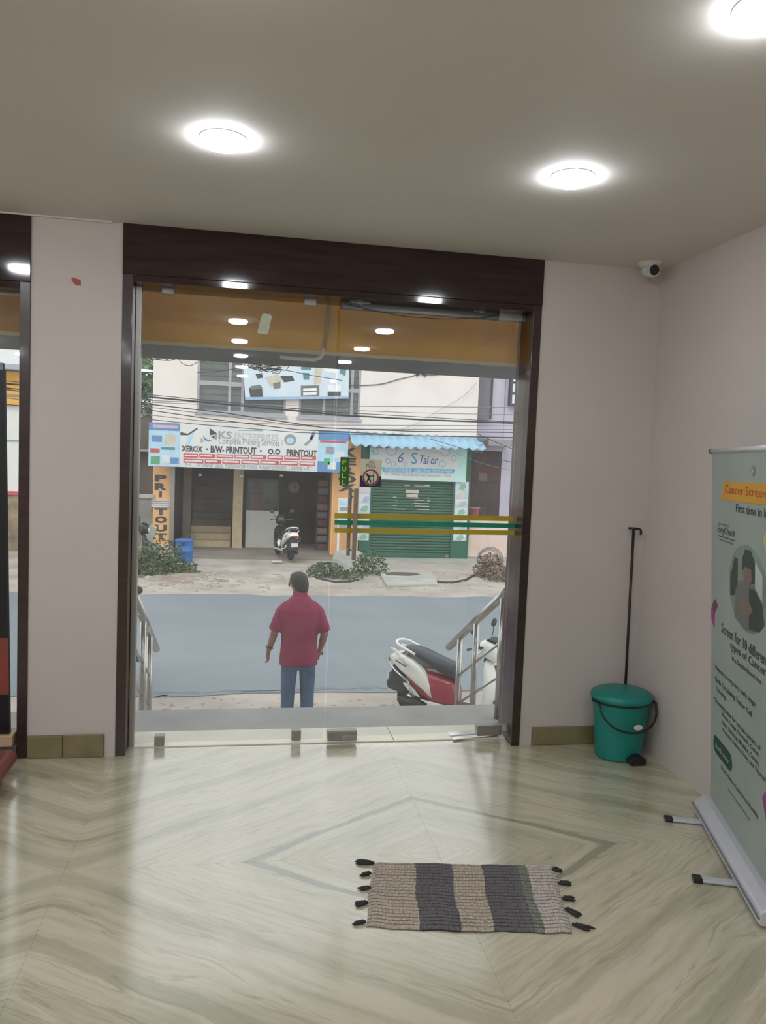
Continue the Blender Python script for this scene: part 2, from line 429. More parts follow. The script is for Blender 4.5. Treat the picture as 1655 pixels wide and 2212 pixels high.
x0, z0 = dl(1076, 690); x1, z1 = dl(1138, 668); tp = dpatch(x0, z0-0.005, 0.0, z1-0.005, 'top_patch')
MB().box((x0+0.004, -0.021, z0+0.022), (x0+0.030, -0.017, z0+0.040)).build('screw_plate', M_STEEL, tp)
# pull handles: inner and outer flat steel bars, brown reflection put into their colour
M_HAND = mat('bronze_handle_bar', (150, 140, 126), 0.4, 0.3, var=0.15, scale=10)
x0, zt = dl(766, 1054); _, zb = dl(763, 1207)
hd = MB().box((x0-0.011, -0.060, zb), (x0+0.011, -0.040, zt)).build('pull_handle', M_HAND, door, bevel=0.003)
for zz in (zb+0.05, zt-0.05): MB().tube([(x0, -0.045, zz), (x0, 0.0, zz)], 0.008).build('standoff', M_HAND, hd)
hd = MB().box((x0-0.026, 0.052, zb+0.012), (x0-0.006, 0.072, zt-0.002)).build('pull_handle', M_HAND, door, bevel=0.003)
for zz in (zb+0.05, zt-0.05): MB().tube([(x0-0.016, 0.058, zz), (x0-0.016, 0.012, zz)], 0.008).build('standoff', M_HAND, hd)
# stripes
M_YEL = mat('olive_yellow_tape', (172, 150, 40), 0.5, var=0.06)
M_GRN = mat('teal_green_tape', (10, 128, 98), 0.5, var=0.05)
for (ya, yb, yc, yd, mm, xx) in ((1108, 1119, 1115, 1126, M_YEL, 1109), (1123, 1133, 1131, 1141, M_GRN, 1112), (1140, 1150, 1146, 1156, M_YEL, 1112)):
    A = [dl(722, ya), dl(xx, yc), dl(xx, yd), dl(722, yb)]
    MB().prism(A, -0.0022, -0.0006).build('tape_stripe', mm, door)
# PULL strip (green) and PULL pictogram sign
M_PGREEN = mat('green_pull_sticker', (18, 96, 30), 0.4, var=0.06)
M_PYEL = mat('lime_lettering', (190, 200, 60), 0.5, var=0.03)
x0, z1 = dl(735, 987); x1, z0 = dl(752, 1049)
pg = plate(door, 'pull_sticker', x0, z0, x1, z1, -0.003, 0.002, M_PGREEN)
hh = (z1-z0)
for k, ch in enumerate('PULL'):
    text(ch, x0+0.011, z1-hh*(0.265+0.235*k), 0.022, hh*0.16, -0.0036, M_PYEL, pg, bold=0.02)
M_CREAM = mat('cream_sign_face', (204, 198, 176), 0.5, var=0.05)
M_NAVY = mat('navy_sign_foot', (36, 34, 66), 0.5, var=0.08)
M_REDR = mat('dull_red_ring', (150, 52, 52), 0.5, var=0.06)
M_INK = mat('dark_ink', (40, 38, 38), 0.6, var=0.05)
x0, z1 = dl(778, 991); x1, z0 = dl(822, 1053)
ps = plate(door, 'pull_sign', x0, z0, x1, z1, -0.003, 0.002, M_CREAM)
plate(ps, 'navy_band', x0+0.001, z0+0.001, x1-0.001, z0+(z1-z0)*0.40, -0.0034, 0.0006, M_NAVY)
cx, cz = (x0+x1)/2, z0+(z1-z0)*0.36
MB().prism([(cx+0.046*math.cos(a*PI/18), cz+0.046*math.sin(a*PI/18)) for a in range(36)], -0.0042, -0.0034).build('disc', M_CREAM, ps)
rg = MB().torus((0, 0, 0), 0.0405, 0.005, 'Y', 36, 6).build('ring', M_REDR, ps, smooth=True); rg.location = (cx, -0.0040, cz); rg.scale = (1, 0.25, 1)
text('PULL', cx-0.027, z0+(z1-z0)*0.70, 0.054, 0.018, -0.0036, M_INK, ps)
plate(ps, 'rule', cx-0.02, z0+(z1-z0)*0.835, cx+0.02, z0+(z1-z0)*0.845, -0.0036, 0.0006, M_INK)
MB().prism([(cx-0.016, z0+(z1-z0)*0.89), (cx+0.014, z0+(z1-z0)*0.88), (cx+0.018, z0+(z1-z0)*0.915), (cx-0.010, z0+(z1-z0)*0.925)], -0.0036, -0.003).build('small_hand_mark', M_INK, ps)
fg = [(-0.030, 0.010), (-0.024, 0.020), (-0.014, 0.016), (-0.002, 0.008), (0.014, 0.010), (0.014, 0.004), (-0.004, 0.002), (-0.006, -0.008), (0.004, -0.018), (0.002, -0.032), (-0.004, -0.032), (-0.004, -0.020), (-0.012, -0.016), (-0.018, -0.030), (-0.024, -0.028), (-0.016, -0.008), (-0.018, 0.004)]
poly(ps, 'pulling_figure', [(cx+a, cz+b) for a, b in fg], -0.0050, 0.0008, M_INK)
plate(ps, 'door_line', cx+0.014, cz-0.034, cx+0.019, cz+0.036, -0.0050, 0.0008, M_INK)
# header rail over the door with scraps of torn clear wrap
M_WRAP = mat('torn_clear_wrap', (176, 178, 180), 0.25, var=0.3, scale=30, bump=0.4, bscale=40)
hdr = struct(MB().box((0.47, 0.104, 2.405), (1.515, 0.14, 2.443)).build('trim_5', mat('grey_header_rail', (96, 98, 96), 0.4, 0.6)), 'grey steel header rail over the glass door')
for (xa, ya, xb, yb) in ((735, 634, 815, 656), (1003, 654, 1072, 674)):
    A, B = aty(xa, ya, 0.10), aty(xb, yb, 0.10)
    pts = []
    n = 9
    for i in range(n+1):
        s = i/n; pts.append((A.x+(B.x-A.x)*s, A.z+0.006*math.sin(9*s)+(B.z-A.z)*0.35*s))
    for i in range(n, -1, -1):
        s = i/n; pts.append((A.x+(B.x-A.x)*s, B.z+0.008*math.sin(7*s+1)-0.006*(i % 2)))
    MB().prism(pts, 0.096, 0.101).build('clear_wrap_scrap', M_WRAP, hdr)
# wire drooping along the header
c0 = [aty(x, y, 0.094) for x, y in ((745, 655), (812, 672), (880, 684), (960, 689), (1040, 687), (1090, 676))]
tag(MB().tube(c0, 0.0018, 5).build('thin_wire', M_INK), 'thin dark wire drooping under the door header', 'wire')
# floor spring cover plate and loose door stop
a, b, c, d_ = atz(966, 1583, 0.005), atz(1062, 1577, 0.005), atz(1075, 1590, 0.005), atz(980, 1600, 0.005)
fs = MB().hull([Vector((p.x, p.y, 0.0065)) for p in (a, b, c, d_)], (0, 0, 1), 0.004).build('floor_spring_cover', mat('polished_floor_plate', (226, 224, 218), 0.2, 0.6, var=0.05), bevel=0.001)
tag(fs, 'shiny steel floor spring cover plate under the door hinge', 'door fitting')
MB().hull([Vector((p.x, p.y, 0.0102)) for p in (a.lerp(d_, 0.45), b.lerp(c, 0.45), b.lerp(c, 0.6), a.lerp(d_, 0.6))], (0, 0, 1), 0.002).build('slot_line', M_STEELD, fs)
# left opening: second glazed bay
w2 = struct(empty('window_2'), 'clear glass bay at the far left')
pane(-3.24, -1.13, 0.05, 2.36, w2)
MB().box((-3.25, 0.098, 0.006), (-1.128, 0.144, 0.055)).build('bottom_rail', M_STEELD, w2, bevel=0.003)
MB().box((-3.25, 0.098, 2.35), (-1.128, 0.144, 2.40)).build('top_rail', M_STEELD, w2, bevel=0.003)
# ================================================================== THINGS IN THE HALL
# red tape scrap on the pier
a = aty(165, 610, 0)
tp = MB().prism([(a.x-0.026, a.z+0.014), (a.x-0.018, a.z+0.010), (a.x-0.022, a.z+0.022), (a.x+0.020, a.z+0.014), (a.x+0.022, a.z-0.014), (a.x-0.004, a.z-0.012), (a.x-0.012, a.z-0.004)], -0.003, -0.0005).build('tape_scrap', mat('torn_red_tape', (168, 66, 60), 0.5, var=0.2, scale=40))
tag(tp, 'torn scrap of red tape on the pale pier', 'tape')
# security camera under the ceiling corner
a = aty(1404, 586, -0.13)
cc = empty('security_camera', (a.x, -0.13, H)); tag(cc, 'small white security camera under the ceiling corner', 'security camera')
M_CCTV = mat('camera_shell_white', (196, 194, 184), 0.4, var=0.04)
MB().lathe([(0.0001, 0), (0.066, 0), (0.066, -0.006), (0.050, -0.022), (0.040, -0.026), (0.0001, -0.026)], 28).build('base', M_CCTV, cc, smooth=False)
MB().blob((0, 0, -0.040), (0.046, 0.046, 0.036), 18).build('swivel_body', M_CCTV, cc, smooth=True)
zl = a.z-H
Mr = Matrix.Translation((0, -0.012, zl+0.002)) @ Matrix.Rotation(math.radians(100), 4, 'X')
MB().lathe([(0.0001, -0.03), (0.034, -0.03), (0.037, 0.02), (0.036, 0.034), (0.030, 0.036), (0.0001, 0.036)], 26, Mr).build('lens_housing', M_CCTV, cc, smooth=False)
MB().lathe([(0.0001, 0.034), (0.028, 0.034), (0.027, 0.040), (0.0001, 0.042)], 24, Mr).build('lens_window', mat('dark_lens', (38, 42, 44), 0.12, var=0.1), cc)
MB().lathe([(0.0001, 0.04), (0.009, 0.04), (0.008, 0.044), (0.0001, 0.045)], 14, Mr).build('lens', M_BLACK, cc)

# ------------------------------------------------------------------ pedal bin
M_TEAL = mat('teal_plastic', (12, 124, 113), 0.38, var=0.06, scale=3)
BX, BY = 2.082, -0.185
bn = empty('pedal_bin', (BX, BY, 0), (0, 0, math.radians(1))); tag(bn, 'teal green plastic pedal bin with black bail handle', 'bin')
def oval(rx, ry, z, n=40): return [Vector((rx*math.cos(2*PI*k/n), ry*math.sin(2*PI*k/n), z)) for k in range(n)]
prof = [(0.118, 0.106, 0.0), (0.128, 0.115, 0.006), (0.134, 0.120, 0.06), (0.146, 0.130, 0.2), (0.158, 0.140, 0.315), (0.160, 0.142, 0.33)]
MB().loft([oval(a, b, z) for a, b, z in prof]).build('body', M_TEAL, bn, smooth=True).modifiers.new('e', 'EDGE_SPLIT')
lid = empty('lid'); lid.parent = bn; lid.location = (0, 0, 0.335)
lprof = [(0.166, 0.150, -0.012), (0.172, 0.156, 0.0), (0.170, 0.154, 0.014), (0.160, 0.144, 0.028), (0.135, 0.12, 0.040), (0.08, 0.07, 0.047), (0.01, 0.01, 0.049)]
MB().loft([oval(a, b, z) for a, b, z in lprof]).build('lid_dome', M_TEAL, lid, smooth=True)
MB().loft([oval(0.078, 0.046, 0.0, 28), oval(0.076, 0.044, 0.006, 28), oval(0.068, 0.037, 0.007, 28), oval(0.06, 0.03, 0.003, 28)], cap=False).build('lid_emboss', M_TEAL, lid, smooth=True).location = (0.045, -0.07, 0.033)
MB().loft([oval(0.161, 0.143, 0.312), oval(0.164, 0.146, 0.314), oval(0.164, 0.146, 0.325), oval(0.161, 0.143, 0.327)]).build('dark_rim', M_BLACK, bn, smooth=True)
hp = []
for k in range(25):
    t = PI*k/24; hp.append((0.168*math.cos(t), -0.075-0.085*math.sin(t), 0.318-0.135*math.sin(t)**0.8))
hp = [(0.168, -0.0, 0.322)] + hp + [(-0.168, -0.0, 0.322)]
MB().tube(hp, 0.0055, 8).build('bail_handle', M_BLACK, bn, smooth=True)
for s in (-1, 1): MB().blob((0.166*s, 0, 0.322), (0.010, 0.014, 0.014), 10).build('handle_pivot', M_BLACK, bn, smooth=True)
MB().prism([(-0.042, 0.004), (0.042, 0.004), (0.050, 0.034), (0.02, 0.05), (-0.02, 0.05), (-0.048, 0.032)], -0.165, -0.100).build('pedal', M_BLACK, bn, bevel=0.006).location = (0.035, 0.0, 0)
sp = MB().lathe([(0.0001, 0), (0.026, 0), (0.026, 0.002), (0.0001, 0.002)], 28, Matrix.Translation((0.035, -0.1365, 0.205)) @ Matrix.Rotation(math.radians(94), 4, 'X') @ Matrix.Scale(0.6, 4, (0, 1, 0)), 1, 1).build('oval_sticker', mat('white_sticker', (226, 222, 214), 0.5, var=0.03), bn)
MB().prism([(0.038, 0.198), (0.047, 0.198), (0.049, 0.208), (0.043, 0.213), (0.037, 0.207)], -0.1378, -0.1368).build('print_mark', mat('brown_print', (120, 70, 60), 0.6), sp)
# shutter hook rod
M_IRON = mat('dark_iron', (58, 52, 52), 0.45, 0.6, var=0.2, scale=20)
pt = aty(1369, 1142, -0.03); pb = aty(1352, 1468, -0.035)
dv = (pb-pt); pbot = pt + dv*((pt.z-0.005)/(-dv.z))
rd = empty('hook_rod', pbot); tag(rd, 'long dark iron hook rod leaning behind the teal bin', 'rod')
MB().tube([(0, 0, 0), pt-pbot], 0.0075, 10).build('shaft', M_IRON, rd, smooth=True)
u = pt-pbot
MB().tube([u+Vector((-0.030, 0, 0.002)), u+Vector((0.028, 0, 0.0)), u+Vector((0.042, 0, -0.004)), u+Vector((0.047, 0, -0.014)), u+Vector((0.046, 0, -0.034))], 0.0065, 8).build('hook_head', M_IRON, rd, smooth=True)

# ------------------------------------------------------------------ woven rug
def rugmat():
    m = bpy.data.materials.new('woven_rag_rug'); m.use_nodes = True
    nt = m.node_tree; N = nt.nodes; L = nt.links; b = N['Principled BSDF']; b.inputs['Roughness'].default_value = 0.95
    uv = N.new('ShaderNodeUVMap'); uv.uv_map = 'uv'
    sp = N.new('ShaderNodeSeparateXYZ'); L.new(uv.outputs[0], sp.inputs[0])
    n0 = N.new('ShaderNodeTexNoise'); n0.inputs['Scale'].default_value = 18; L.new(uv.outputs[0], n0.inputs['Vector'])
    ad = N.new('ShaderNodeMath'); ad.operation = 'MULTIPLY_ADD'; ad.inputs[1].default_value = 0.022; L.new(n0.outputs['Fac'], ad.inputs[0]); 
    sk = N.new('ShaderNodeMath'); sk.operation = 'MULTIPLY_ADD'; sk.inputs[1].default_value = -0.03; L.new(sp.outputs[1], sk.inputs[0]); L.new(sp.outputs[0], sk.inputs[2])
    L.new(sk.outputs[0], ad.inputs[2])
    cr = N.new('ShaderNodeValToRGB'); cr.color_ramp.interpolation = 'CONSTANT'
    tan, dark, gg, lt = (176, 163, 145), (98, 95, 95), (122, 124, 114), (188, 177, 166)
    stops = [(0, tan), (0.235, dark), (0.435, tan), (0.60, dark), (0.765, (104, 102, 100)), (0.80, gg), (0.845, lt)]
    e = cr.color_ramp.elements
    e[0].position = 0; e[0].color = lin(tan); e[1].position = stops[1][0]; e[1].color = lin(dark)
    for p, c in stops[2:]:
        k = e.new(p); k.color = lin(c)
    L.new(ad.outputs[0], cr.inputs['Fac'])
    n1 = N.new('ShaderNodeTexNoise'); n1.inputs['Scale'].default_value = 60; n1.inputs['Detail'].default_value = 4; L.new(uv.outputs[0], n1.inputs['Vector'])
    r2 = N.new('ShaderNodeValToRGB'); r2.color_ramp.elements[0].position = 0.3; r2.color_ramp.elements[0].color = (0.55, 0.55, 0.55, 1); r2.color_ramp.elements[1].position = 0.6; r2.color_ramp.elements[1].color = (1.1, 1.1, 1.1, 1)
    L.new(n1.outputs['Fac'], r2.inputs['Fac'])
    mx = N.new('ShaderNodeMixRGB'); mx.blend_type = 'MULTIPLY'; mx.inputs['Fac'].default_value = 1; L.new(cr.outputs[0], mx.inputs[1]); L.new(r2.outputs[0], mx.inputs[2])
    # dark warp thread, plus groove shade painted between the rows and stitches
    def mth(op, a, bb):
        n = N.new('ShaderNodeMath'); n.operation = op
        for i, v in enumerate((a, bb)):
            if isinstance(v, (int, float)): n.inputs[i].default_value = v
            elif v is not None: L.new(v, n.inputs[i])
        return n.outputs[0]
    sv = mth('ABSOLUTE', mth('SINE', mth('MULTIPLY', sp.outputs[1], PI*21), None), None)
    r3 = N.new('ShaderNodeValToRGB'); r3.color_ramp.elements[0].position = 0.12; r3.color_ramp.elements[0].color = (0.34, 0.33, 0.33, 1); r3.color_ramp.elements[1].position = 0.45; r3.color_ramp.elements[1].color = (1, 1, 1, 1)
    L.new(sv, r3.inputs['Fac'])
    su = mth('ABSOLUTE', mth('SINE', mth('MULTIPLY', sp.outputs[0], PI*58), None), None)
    r4 = N.new('ShaderNodeValToRGB'); r4.color_ramp.elements[0].position = 0.0; r4.color_ramp.elements[0].color = (0.72, 0.71, 0.7, 1); r4.color_ramp.elements[1].position = 0.4; r4.color_ramp.elements[1].color = (1, 1, 1, 1)
    L.new(su, r4.inputs['Fac'])
    m3 = N.new('ShaderNodeMixRGB'); m3.blend_type = 'MULTIPLY'; m3.inputs['Fac'].default_value = 1; L.new(mx.outputs[0], m3.inputs[1]); L.new(r3.outputs[0], m3.inputs[2])
    m4 = N.new('ShaderNodeMixRGB'); m4.blend_type = 'MULTIPLY'; m4.inputs['Fac'].default_value = 1; L.new(m3.outputs[0], m4.inputs[1]); L.new(r4.outputs[0], m4.inputs[2])
    L.new(m4.outputs[0], b.inputs['Base Color'])
    return m
M_RUG = rugmat()
M_TASS = mat('dark_yarn', (52, 50, 52), 0.95, var=0.3, scale=60)
rc = [atz(x, y, 0.0) for x, y in ((805, 1866), (1196, 1872), (1236, 2020), (790, 2006))]
rug = empty('woven_rug', sum(rc, Vector())/4); tag(rug, 'striped brown and charcoal woven rag rug with dark tassels', 'rug')
ro = rug.location.copy(); ro.z = 0
NU, NV, RIB = 200, 108, 21
bm = bmesh.new(); uvl = bm.loops.layers.uv.new('uv')
grid = []
rr = random.Random(3)
ribj = [rr.uniform(-0.12, 0.12) for _ in range(RIB+1)]
for j in range(NV+1):
    row = []
    v = j/NV
    for i in range(NU+1):
        uu = i/NU
        p = rc[0].lerp(rc[1], uu).lerp(rc[3].lerp(rc[2], uu), v)
        wob = 0.004*math.sin(7*uu+2*v)+0.003*math.sin(19*uu+1.3)+0.002*math.sin(41*uu)
        p = p + Vector((0.004*math.sin(9*v), wob if v > 0.5 else wob*0.5, 0))
        rib = abs(math.sin(PI*v*RIB))**0.6
        st = 0.5+0.5*math.sin(2*PI*uu*58 + (int(v*RIB) % 2)*PI)
        edge = min(1.0, min(uu, 1-uu)*30, min(v, 1-v)*40)
        z = 0.003 + edge*(0.004 + 0.0055*rib*(0.72+0.28*st)) + 0.0015*math.sin(11*uu)*math.sin(5*v)
        row.append(bm.verts.new(p-ro+Vector((0, 0, max(0.0006, z)))))
    grid.append(row)
for j in range(NV):
    for i in range(NU):
        f = bm.faces.new((grid[j][i], grid[j+1][i], grid[j+1][i+1], grid[j][i+1])); f.smooth = True
        for lp, (a, b) in zip(f.loops, ((i, j), (i, j+1), (i+1, j+1), (i+1, j))): lp[uvl].uv = (a/NU, b/NV)
bmesh.ops.recalc_face_normals(bm, faces=bm.faces)
# turned-down edge so the weave has thickness
be = [e for e in bm.edges if e.is_boundary]
r = bmesh.ops.extrude_edge_only(bm, edges=be)
for v in r['geom']:
    if isinstance(v, bmesh.types.BMVert): v.co.z = 0.0003
me = bpy.data.meshes.new('weave'); bm.to_mesh(me); bm.free(); me.materials.append(M_RUG)
o = bpy.data.objects.new('weave', me); COL.objects.link(o); o.parent = rug; rug.location.z = 0
# dark tassels: (picture point at the rug edge, direction, length)
rt = random.Random(5)
def tassel(p, ang, ln):
    mb = MB()
    for k in range(5):
        a = ang+rt.uniform(-0.22, 0.22); l = ln*rt.uniform(0.75, 1.05)
        d = Vector((math.cos(a), math.sin(a), 0)); s = Vector((-d.y, d.x, 0))
        off = s*(k-2)*0.0035
        mb.tube([p+off*0.3+Vector((0, 0, 0.007)), p+off+d*l*0.4+Vector((0, 0, 0.008)), p+off*1.6+d*l*0.8+Vector((0, 0, 0.0055)), p+off*1.3+d*l+Vector((0, 0, 0.0045))], [0.004, 0.005, 0.0048, 0.0015], 6)
    mb.torus(p+Vector((math.cos(ang), math.sin(ang), 0))*ln*0.22+Vector((0, 0, 0.008)), 0.006, 0.003, 'X', 10, 6)
    mb.build('tassel', M_TASS, rug, smooth=True).location = -ro
for (x, y, ang, ln) in ((808, 1868, PI-0.42, 0.075), (802, 1890, PI+0.02, 0.045), (801, 1921, PI, 0.05), (794, 1953, PI+0.06, 0.045), (790, 1995, PI+0.12, 0.05)):
    tassel(atz(x, y, 0), ang, ln)
for (x, y, ang, ln) in ((1194, 1883, 0.15, 0.045), (1206, 1911, 0.02, 0.05), (1214, 1944, 0.0, 0.05), (1221, 1966, -0.85, 0.06), (1236, 2000, -0.55, 0.075)):
    tassel(atz(x, y, 0), ang, ln)

# ------------------------------------------------------------------ roll-up banner
bd = Vector((-0.317, -0.948, 0))
ban = empty('rollup_banner', (2.17, -0.93, 0), (0, 0, math.atan2(bd.y, bd.x))); tag(ban, 'tall pale green roll-up banner about cancer screening by the right wall', 'banner')
M_ALU = mat('silver_banner_base', (206, 206, 212), 0.35, 0.3, var=0.04)
M_BAN = mat('pale_green_banner_print', (158, 168, 158), 0.55, var=0.06, scale=2.5, rgb2=(144, 156, 146))
BW = 0.88
prof = [(-0.075, 0.022), (-0.062, 0.012), (0.06, 0.012), (0.075, 0.03), (0.07, 0.062), (0.03, 0.085), (-0.028, 0.085), (-0.066, 0.062)]
MB().prism([(y, z) for y, z in prof], -0.03, BW+0.03, axis='X').build('base_cassette', M_ALU, ban, bevel=0.006)
MB().box((-0.035, -0.078, 0.040), (BW+0.035, -0.070, 0.046)).build('base_groove', mat('groove_grey', (120, 122, 126), 0.5), ban)
for xx in (0.10, 0.62):
    ft = MB().box((xx-0.018, -0.215, 0.003), (xx+0.018, 0.03, 0.016)).build('foot', M_ALU, ban, bevel=0.004)
    MB().box((xx-0.020, -0.225, 0.0), (xx+0.020, -0.190, 0.019)).build('rubber_tip', M_BLACK, ft, bevel=0.004)
LEAN = math.radians(3.6)
pn = empty('panel'); pn.parent = ban; pn.location = (0, 0.0, 0.07); pn.rotation_euler = (LEAN, 0, 0)
def bplate(name, x0, z0, x1, z1, y, m): return plate(pn, name, x0, z0, x1, z1, y, 0.0008, m)
MB().box((0, -0.001, 0), (BW, 0.0015, 1.625)).build('banner_sheet', M_BAN, pn)
MB().tube([(-0.012, 0.001, 1.630), (BW+0.012, 0.001, 1.630)], 0.010, 10).build('top_bar', M_ALU, pn, smooth=True)
for xx in (-0.012, BW+0.012): MB().tube([(xx-0.004, 0.001, 1.630), (xx+0.004, 0.001, 1.630)], 0.012, 10).build('bar_end_cap', M_BLACK, pn)
MB().tube([(BW*0.5, 0.02, 0.0), (BW*0.5, 0.012, 1.62)], 0.009, 8).build('support_pole', M_ALU, pn, smooth=True)
M_OCH = mat('ochre_print', (206, 152, 44), 0.5, var=0.05); M_RUST = mat('rust_red_print', (176, 62, 36), 0.5, var=0.05)
M_SLATE = mat('slate_print', (58, 70, 70), 0.55, var=0.08); M_DTEAL = mat('dark_teal_print', (30, 70, 64), 0.55, var=0.08)
poly(pn, 'ochre_strip', [(0.150, 1.416), (BW, 1.425), (BW, 1.503), (0.190, 1.496)], -0.0022, 0.001, M_OCH)
text('Cancer Screening', 0.215, 1.437, 0.62, 0.046, -0.0030, M_RUST, pn)
text('First time in India', 0.372, 1.376, 0.46, 0.034, -0.0024, M_SLATE, pn, bold=0.01)
for (sx_, r_, m_) in ((0.585, 0.022, mat('grey_emblem', (150, 150, 146), 0.4, 0.3)), (0.775, 0.030, M_SLATE)):
    d = MB().lathe([(0.0001, 0), (r_, 0), (r_, 0.0012), (0.0001, 0.0012)], 28, Matrix.Rotation(PI/2, 4, 'X')).build('emblem', m_, pn); d.location = (sx_, -0.002, 1.545)
    poly(d, 'emblem_mark', [(-r_*0.6, -r_*0.2), (r_*0.5, r_*0.35), (r_*0.6, r_*0.1), (-r_*0.4, -r_*0.45)], -0.002, 0.0006, mat('emblem_light', (196, 196, 190), 0.5))
for (sx_, zz, ww, tx, hh_) in ((0.105, 1.303, 0.17, 'Technology based', 0.013), (0.105, 1.262, 0.255, 'EasyCheck', 0.040), (0.15, 1.234, 0.18, 'blood screening', 0.013)):
    text(tx, sx_, zz, ww, hh_, -0.0024, M_SLATE, pn)
bplate('underline', 0.11, 1.254, 0.35, 1.258, -0.0024, M_SLATE)
# round photograph print: a person behind a table, hands clasped
def ell(cx, cz, rx, rz, n=36, a0=0): return [(cx+rx*math.cos(2*PI*k/n+a0), cz+rz*math.sin(2*PI*k/n+a0)) for k in range(n)]
ph = poly(pn, 'round_photo', ell(0.515, 1.082, 0.238, 0.172), -0.0022, 0.001, mat('photo_grey_green', (128, 144, 134), 0.5, var=0.3, scale=6))
M_PH1 = mat('photo_dark', (58, 66, 64), 0.5, var=0.2); M_PH2 = mat('photo_skin', (128, 108, 96), 0.5, var=0.15); M_PH3 = mat('photo_shirt', (110, 112, 108), 0.5, var=0.2); M_PH4 = mat('photo_pale', (186, 194, 188), 0.5, var=0.1)
poly(ph, 'photo_window', [(0.30, 1.10), (0.36, 1.19), (0.40, 1.19), (0.40, 1.04), (0.30, 1.02)], -0.0030, 0.0006, M_PH1)
poly(ph, 'photo_frame', [(0.62, 1.06), (0.70, 1.06), (0.70, 1.16), (0.62, 1.20)], -0.0030, 0.0006, M_PH4)
poly(ph, 'photo_shirt', [(0.36, 0.94), (0.37, 1.05), (0.42, 1.10), (0.50, 1.115), (0.62, 1.10), (0.70, 1.06), (0.725, 0.98), (0.66, 0.94), (0.5, 0.915)], -0.0034, 0.0006, M_PH3)
poly(ph, 'photo_shade', [(0.55, 0.93), (0.55, 1.09), (0.62, 1.09), (0.70, 1.05), (0.72, 0.98), (0.66, 0.94)], -0.0038, 0.0004, M_PH1)
poly(ph, 'photo_face', ell(0.53, 1.145, 0.055, 0.05, 20), -0.0040, 0.0005, M_PH2)
poly(ph, 'photo_hair', [(0.46, 1.15), (0.465, 1.20), (0.50, 1.235), (0.56, 1.238), (0.61, 1.20), (0.61, 1.12), (0.585, 1.11), (0.575, 1.165), (0.50, 1.168)], -0.0044, 0.0005, M_PH1)
poly(ph, 'photo_hands', [(0.42, 0.99), (0.52, 1.05), (0.60, 1.01), (0.56, 0.985), (0.47, 0.975)], -0.0044, 0.0005, M_PH2)
poly(pn, 'lime_patch', [(0.70, 1.30), (0.78, 1.36), (BW, 1.36), (BW, 1.20), (0.76, 1.20)], -0.0018, 0.0006, mat('pale_lime_print', (186, 190, 120), 0.5))
M_MAG = mat('magenta_print', (160, 50, 130), 0.5, var=0.1); M_PUR = mat('dull_purple_print', (104, 66, 92), 0.5, var=0.1)
poly(pn, 'ribbon_mark', [(0.002, 0.86), (0.055, 0.83), (0.06, 0.90), (0.002, 0.91)], -0.0022, 0.0008, M_MAG)
poly(pn, 'ribbon_mark', [(0.002, 0.91), (0.06, 0.90), (0.11, 0.94), (0.07, 0.965), (0.03, 0.94)], -0.0022, 0.0008, M_PUR)
poly(pn, 'ribbon_mark', [(0.71, 0.33), (0.76, 0.38), (BW, 0.36), (BW, 0.25), (0.76, 0.25)], -0.0022, 0.0008, M_MAG)
TX = [('Screen for 10 different', 0.165, 0.834, 0.60, 0.044), ('types of Cancer', 0.297, 0.784, 0.445, 0.043), ('In a Simple blood test', 0.325, 0.744, 0.37, 0.026),
      ('\u2022 Detects at very very early stage', 0.045, 0.640, 0.58, 0.026), ('\u2022 Finds Circulating Tumor Cell', 0.045, 0.584, 0.54, 0.030), ('   Technology', 0.08, 0.546, 0.16, 0.026),
      ('\u2022 Screening done for various cancers of', 0.045, 0.488, 0.64, 0.028), ('Breast, Lungs, Stomach, Colon,', 0.174, 0.460, 0.50, 0.024), ('Liver, Pancreas, Bladder, Cervix,', 0.184, 0.427, 0.49, 0.024), ('Prostate, Kidney, Ovary and Thyroid', 0.193, 0.394, 0.55, 0.024),
      ('Free Home Collection Facility', 0.170, 0.218, 0.50, 0.024)]
for s_, a_, b_, w_, h_ in TX: text(s_, a_, b_, w_, h_, -0.0024, M_SLATE, pn, bold=0.014)
text('www.easycheck.in', 0.27, 0.165, 0.30, 0.020, -0.0024, mat('green_print', (60, 112, 86), 0.5), pn)
ov = poly(pn, 'oval_badge', [(0.045+0.04+0.04*math.cos(t), 0.302+0.04*math.sin(t)) for t in [PI/2+PI*k/10 for k in range(11)]] + [(0.29+0.04*math.cos(t), 0.302+0.04*math.sin(t)) for t in [-PI/2+PI*k/10 for k in range(11)]], -0.0022, 0.0008, M_DTEAL)
text('Book now', 0.085, 0.288, 0.20, 0.026, -0.0030, M_PH4, ov)

# ------------------------------------------------------------------ far left: black board on a small dais, brown seat
bb = empty('black_standee', (0, 0, 0)); tag(bb, 'tall black display board standing in the left glass bay', 'display board')
p1 = aty(11, 800, 0.02); p2 = aty(22, 1583, 0.02); 
MB().prism([(p2.x, p2.z), (p1.x, p1.z), (p1.x-0.5, p1.z), (p2.x-0.5, p2.z)], 0.0, 0.035).build('board', M_BLACK, bb)
pt_ = aty(10, 785, 0.02)
MB().box((p1.x-0.42, -0.004, p1.z), (p1.x-0.005, 0.03, pt_.z)).build('grey_cap', mat('grey_board_cap', (128, 130, 130), 0.6), bb)
a, b = aty(18, 1378, 0.0), aty(20, 1500, 0.0)
MB().prism([(a.x-0.3, a.z), (a.x, a.z), (b.x, b.z), (b.x-0.3, b.z)], -0.006, 0.0).build('rust_panel', mat('rust_brown_panel', (132, 62, 46), 0.5, var=0.2), bb)
dz = aty(30, 1600, 0.0).z
ds = empty('low_dais'); tag(ds, 'low grey dais with a pale wooden top in the left bay', 'dais')
dx = aty(28, 1590, 0.0).x
